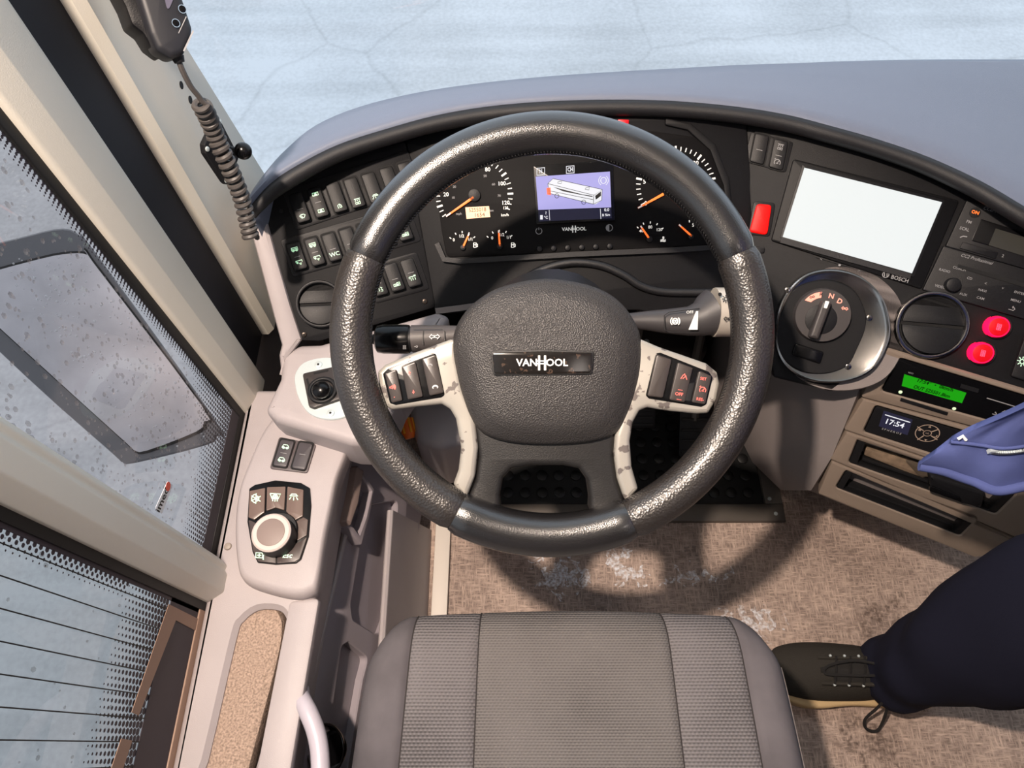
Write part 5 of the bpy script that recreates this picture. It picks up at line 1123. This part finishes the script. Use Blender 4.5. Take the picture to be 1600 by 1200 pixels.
# ------------------------------------------------------------------ person standing at the right (trousers, shoe and jacket hem in view)
pe = thing('person', 'person in dark navy trousers, black lace-up shoe and blue jacket standing beside the seat', 'person', (.70, .08, 0))
def skinmesh(name, m, verts, edges, sub=2):
    me = bpy.data.meshes.new(name); off = ORG[pe.name]; me.from_pydata([V(v[:3]) - off for v in verts], edges, []); o = bpy.data.objects.new(name, me); COL.objects.link(o); o.parent = pe; ORG[o.name] = off
    sk = o.modifiers.new('Skin', 'SKIN'); sv = me.skin_vertices[0] if me.skin_vertices else None
    if sv is None: me.attributes.new('skin', 'FLOAT', 'POINT')
    for i, v in enumerate(verts): sv.data[i].radius = (v[3], v[3]) if len(v) == 4 else (v[3], v[4])
    sv.data[0].use_root = True
    ss = o.modifiers.new('Subdivision', 'SUBSURF'); ss.levels = ss.render_levels = sub; me.materials.append(m); return o
# trousers leg in view: lofted rings with folds
ank = zplane(.085).P(1405, 1046); AX = V((ank.x, ank.y, 0))
def ring_(c_, rx, ry, n=28, ph=0, amp=0):
    return [c_ + V((cos(2 * pi * i / n) * rx * (1 + amp * sin(3 * 2 * pi * i / n + ph)), sin(2 * pi * i / n) * ry * (1 + amp * cos(4 * 2 * pi * i / n + ph)), .012 * amp * 8 * sin(2 * 2 * pi * i / n + ph))) for i in range(n)]
def leg(x0, y0, hx, hy, name='trouser_leg'):
    L = []
    for z, rx, ry, f, a_ in ((.045, .066, .058, 0, .05), (.06, .072, .061, 0, .05), (.085, .074, .064, .02, .07), (.11, .070, .060, .04, .04), (.16, .075, .070, .12, .09), (.20, .072, .072, .2, .04), (.26, .080, .084, .34, .08), (.34, .082, .094, .5, .05), (.44, .085, .098, .6, .03), (.55, .082, .084, .55, .04), (.68, .088, .092, .75, .02), (.80, .095, .10, 1, .01)):
        L.append(ring_(V((x0 + (hx - x0) * f, y0 + (hy - y0) * f, z)), rx, ry, 28, z * 21, a_))
    return MB().loft(spline_loops(L), cap0=False, cap1=True).build(name, TROUS, pe, smooth=80)
def spline_loops(L, n=4):
    N = len(L[0]); cols = [spline([l[j] for l in L], n, False) for j in range(N)]
    return [[cols[j][i] for j in range(N)] for i in range(len(cols[0]))]
leg(AX.x + .012, AX.y - .002, .70, .175); leg(.80, -.24, .76, -.06)
# body under the clothes, one continuous figure
bv = [(.75, .03, .88, .115, .14), (.73, .13, .80, .085), (AX.x * .4 + .70 * .6 + .005, AX.y * .4 + .175 * .6, .44, .050), (AX.x + .025, AX.y + .005, .12, .030), (AX.x - .06, AX.y + .005, .045, .02),
    (.765, -.07, .80, .080), (.776, -.132, .44, .050), (.80, -.232, .12, .030), (.735, -.245, .045, .02),
    (.72, .03, 1.12, .10, .13), (.68, .03, 1.34, .09, .15), (.655, .03, 1.43, .055), (.635, .03, 1.49, .052), (.60, .03, 1.555, .062, .058), (.585, .03, 1.64, .080, .072), (.60, .03, 1.72, .055),
    (.68, .21, 1.38, .055), (.66, .27, 1.12, .042), (.72, -.15, 1.38, .055), (.80, -.24, 1.12, .042),
    (.512, .03, 1.632, .011), (.497, .03, 1.618, .010)]
be = [(0, 1), (1, 2), (2, 3), (3, 4), (0, 5), (5, 6), (6, 7), (7, 8), (0, 9), (9, 10), (10, 11), (11, 12), (12, 13), (13, 14), (14, 15), (10, 16), (16, 17), (10, 18), (18, 19), (14, 20), (20, 21)]
def hand(el, wr, dn, side, pl_):
    # wrist, palm and five bent fingers: wr wrist point, dn unit direction of the hand, side unit across the palm towards the thumb, pl_ unit towards the palm
    def add(p, r, prev): bv.append((p.x, p.y, p.z, r)); be.append((prev, len(bv) - 1)); return len(bv) - 1
    a = add(wr, .028, el); b_ = add(wr + dn * .05, .030, a); k0 = add(wr + dn * .085, .026, b_)
    for off, ln_ in ((.030, .068), (.010, .078), (-.010, .072), (-.029, .056)):
        p0 = wr + dn * .095 + side * off; q = add(p0, .0105, k0); q = add(p0 + dn * ln_ * .45 + pl_ * .010, .009, q); q = add(p0 + dn * ln_ * .72 + pl_ * .026, .0082, q); add(p0 + dn * ln_ * .85 + pl_ * .042, .007, q)
    q = add(wr + dn * .04 + side * .036, .0125, a); q = add(wr + dn * .07 + side * .055 + pl_ * .012, .0105, q); add(wr + dn * .095 + side * .060 + pl_ * .024, .0085, q)
hand(17, V((.615, .305, .955)), V((-.12, .05, -.99)).normalized(), V((-1, 0, .12)), V((0, -1, 0)))
hand(19, V((.855, -.285, .875)), V((.1, -.03, -.99)).normalized(), V((-1, 0, -.1)), V((0, 1, 0)))
skinmesh('body', SKIN, bv, be)
for sy in (-1, 1):
    MB().ball((.517, .03 + sy * .030, 1.650), .010, 12, 8, (.6, 1.2, .7)).build('eye', WHITE, pe); MB().ball((.5115, .03 + sy * .030, 1.650), .0045, 10, 6).build('iris', HAIR, pe)
    MB().ball((.60, .03 + sy * .076, 1.638), .026, 12, 8, (.6, .35, 1.1)).build('ear', SKIN, pe)
MB().ball((.527, .03, 1.585), .016, 12, 6, (.5, 1.4, .35)).build('mouth', mat('lips', (170, 100, 92), .5), pe)
MB().ball((.628, .03, 1.688), .094, 20, 12, (1.0, .95, .90)).build('hair', HAIR, pe)
# jacket: torso shell, sleeves, and the front corner that hangs into view
L = []
for z, cx, rx, ry in ((.63, .76, .150, .215), (.74, .745, .165, .225), (.80, .74, .17, .23), (.95, .73, .155, .215), (1.10, .715, .15, .21), (1.25, .70, .145, .215), (1.36, .685, .13, .225), (1.41, .675, .115, .19), (1.445, .665, .09, .12), (1.475, .655, .072, .075)): L.append(ring_(V((cx, .03, z)), rx, ry, 28, z * 9, .02))
MB().loft(spline_loops(L), cap0=False).build('jacket', DENIM, pe, smooth=80)
for pts, rr in (([(.69, .15, 1.385), (.685, .235, 1.31), (.665, .275, 1.12), (.618, .304, .965)], [.085, .068, .050]), ([(.69, -.09, 1.385), (.725, -.18, 1.31), (.80, -.25, 1.10), (.853, -.284, .89)], [.085, .068, .050])):
    MB().tube(spline([V(p) for p in pts], 6, False), [rr[0] + (rr[2] - rr[0]) * i / 18 for i in range(19)], 16).build('sleeve', DENIM, pe, smooth=80)
J0 = zplane(.62).P(1437, 727)
cols = []
def jp(px, py, z): return zplane(z).P(px, py)
base = [  # rows from the hem up: (px, py, z)
 [(1437, 727, .62), (1480, 738, .622), (1520, 750, .626), (1556, 766, .63), (1600, 760, .636), (1680, 742, .645)],
 [(1440, 724, .628), (1482, 731, .632), (1521, 742, .634), (1556, 756, .637), (1600, 750, .642), (1680, 730, .652)],
 [(1458, 712, .643), (1492, 718, .646), (1525, 726, .648), (1558, 736, .652), (1600, 728, .658), (1680, 710, .668)],
 [(1480, 695, .655), (1505, 699, .662), (1530, 703, .663), (1560, 709, .667), (1600, 706, .675), (1680, 690, .69)],
 [(1488, 689, .665), (1510, 690, .670), (1535, 693, .673), (1562, 697, .677), (1600, 694, .686), (1680, 676, .70)],
 [(1520, 672, .685), (1538, 672, .69), (1555, 672, .69), (1575, 676, .695), (1605, 672, .705), (1680, 655, .72)],
 [(1560, 655, .71), (1575, 652, .712), (1590, 651, .715), (1605, 652, .72), (1630, 648, .73), (1690, 630, .745)],
 [(1606, 634, .74), (1620, 630, .745), (1635, 628, .75), (1650, 626, .755), (1675, 620, .765), (1710, 606, .78)],
 [(1670, 600, .80), (1680, 596, .80), (1690, 592, .81), (1700, 590, .81), (1715, 586, .82), (1735, 580, .83)]]
G = [[jp(*a) for a in r_] for r_ in base]
for i, r_ in enumerate(G):                                 # the flap runs back into the jacket's front
    e = r_[-1]; t_ = V((.655, .17 - .006 * i, max(e.z + .02, .67 + .03 * i))); r_.append(e.lerp(t_, .5)); r_.append(t_)
G = [spline(r_, 5, False) for r_ in G]; G = [[c_[i] for c_ in [spline([r_[j] for r_ in G], 4, False) for j in range(len(G[0]))]] for i in range((len(G) - 1) * 4 + 1)]
for r_ in G:
    for j, p in enumerate(r_): p += V((0, 0, 1)) * (.0011 * sin(p.x * 110 + p.y * 60) + .0008 * sin(p.y * 190 - p.x * 90))
k = MB(); up = V((.02, .03, -.007))
vs = [p for r_ in G for p in r_]; nr, nc = len(G), len(G[0]); vs2 = [p + up * .25 for p in vs]
fs = [(i * nc + j, i * nc + j + 1, (i + 1) * nc + j + 1, (i + 1) * nc + j) for i in range(nr - 1) for j in range(nc - 1)]; o_ = nr * nc
fs2 = [tuple(a + o_ for a in f[::-1]) for f in fs]; edge = [(i * nc) for i in range(nr)]
rim_ = [(j, j + 1, o_ + j + 1, o_ + j) for j in range(nc - 1)] + [(i * nc, (i + 1) * nc, o_ + (i + 1) * nc, o_ + i * nc) for i in range(nr - 1)]
k.add(vs + vs2, fs + fs2 + rim_); k.build('jacket_front', DENIM, pe, smooth=80)
MB().tube([p + V((0, 0, -.001)) for p in G[1]], .0058, 10).build('jacket_hem', DENIM, pe, smooth=80)
MB().tube([p + V((0, 0, .001)) for p in G[15]], .0022, 6).build('jacket_seam', DENIM, pe, smooth=80)
r_ = G[12]; seg = [p for p in r_ if True][13:]
MB().tube([p + V((0, 0, .0025)) for p in seg], .0024, 6).build('zip', mat('zip_dark', (26, 28, 44), .6), pe)
k = MB()
for i in range(len(seg) - 1):
    for t_ in (0, .5): p = seg[i].lerp(seg[i + 1], t_) + V((0, 0, .0052)); k.box(p.x - .0009, p.x + .0009, p.y - .0014, p.y + .0014, p.z - .0008, p.z + .0008)
k.build('zip_teeth', STEEL, pe)
p = G[12][13]; MB().box(p.x - .004, p.x + .004, p.y - .002, p.y + .002, p.z + .002, p.z + .008, .001).build('zip_pull', STEEL, pe)
p = G[17][2]; MB().tube([p + V((-.004, -.001, .002)), p + V((.0, .001, .005)), p + V((.004, -.002, .002))], .0016, 6).build('bar_tack', WHITE, pe)
# shoe: toe to the left
def shoe(cx, cy, ang, zb=0, seen=True):
    ca, sa = cos(ang), sin(ang); T_ = lambda x, y, z: V((cx + x * ca - y * sa, cy + x * sa + y * ca, z + zb))
    secs = [(-.153, .024, .034), (-.142, .038, .046), (-.115, .047, .056), (-.08, .051, .070), (-.04, .050, .086), (0, .047, .10), (.035, .040, .11), (.075, .040, .105), (.105, .036, .09), (.122, .022, .075)]
    L = []
    for x, w_, h in secs:
        yo = .007 + .003 * sin((x + .15) * 8)
        L.append([T_(x, yo + w_ * .93 * cos(a) * (1 if a <= pi else .98), .024 + max(0, sin(a)) * (h - .024) if a <= pi else .024) for a in [2 * pi * i / 24 for i in range(24)]])
    up_ = MB().loft(spline_loops(L, 3)).build('shoe', SHOE, pe, smooth=80)
    out = [(-.155, .006), (-.147, -.022), (-.122, -.043), (-.08, -.050), (-.02, -.042), (.05, -.041), (.11, -.038), (.132, -.02), (.136, .0), (.132, .022), (.11, .040), (.05, .046), (-.02, .047), (-.08, .050), (-.122, .043), (-.148, .028)]
    q_ = [T_(x, y, 0) for x, y in out]; MB().prism2(zplane(zb), [V((p.x, p.y)) for p in spline(q_, 3)], .0, .027, 0, .006, steps=3).build('shoe_sole', SOLE, up_ if 0 else pe)
    # lacing area, eyelets and laces
    ft = lambda x: (.024 + .0) 
    H = lambda x: next((h0 + (h1 - h0) * (x - x0) / (x1 - x0) for (x0, _, h0), (x1, _, h1) in zip(secs, secs[1:]) if x0 <= x <= x1), .1)
    k = MB(); L = []
    for i in range(15):
        x = -.085 + .105 * i / 14; w_ = .017 * min(1, .35 + i / 5); L.append([T_(x, w_ * s_ + .006, H(x) + .002 - .006 * s_ * s_) for s_ in (-1, -.5, 0, .5, 1)])
    k.loft(L, closed=False); k.build('shoe_tongue', mat('tongue_dark', (28, 26, 25), .9), pe)
    for s_ in (-1, 1):
        k = MB(); pts_ = [T_(x, s_ * .020 + .006, H(x) - .002) for x in [-.085 + .108 * i / 10 for i in range(11)]]; k.tube(pts_, .0035, 8); k.build('eyelet_stay', SHOE, pe)
        for i in range(5): x = -.068 + i * .020; MB().ball(T_(x, s_ * .0225 + .006, H(x) + .001), .0026, 8, 5).build('eyelet', STEEL, pe)
    for i in range(5):
        x = -.068 + i * .020; MB().tube([T_(x, -.022 + .006, H(x) + .002), T_(x + .004, .006, H(x) + .007), T_(x + .008, .022 + .006, H(x + .008) + .002)], .0019, 6).build('lace', mat('lace_black', (22, 20, 20), .9), pe)
    for pts_ in ([(.018, .006, .112), (.0, .012, .118), (-.04, .020, .100), (-.075, .012, .080), (-.082, .0, .078), (-.06, -.002, .088), (-.02, -.002, .105), (.018, .0, .112)],
                 [(.018, .004, .112), (.012, -.02, .105), (.0, -.045, .07), (-.008, -.062, .035), (.0, -.075, .014), (.018, -.078, .010), (.026, -.066, .020), (.020, -.04, .065), (.020, .0, .112)]):
        MB().tube(spline([T_(*p) for p in pts_], 5, False), .0024, 6).build('lace', mat('lace_black', (26, 24, 24), .9), pe)
    MB().ball(T_(.018, .003, .112), .006, 10, 6).build('lace_knot', mat('lace_black', (26, 24, 24), .9), pe)
hp = zplane(.02).P(1470, 1090); tp = zplane(.02).P(1222, 1052)
ctr = zplane(.02).P(1343, 1062); shoe(ctr.x, ctr.y, radians(-3.5)); shoe(.74, -.245, 0.0)
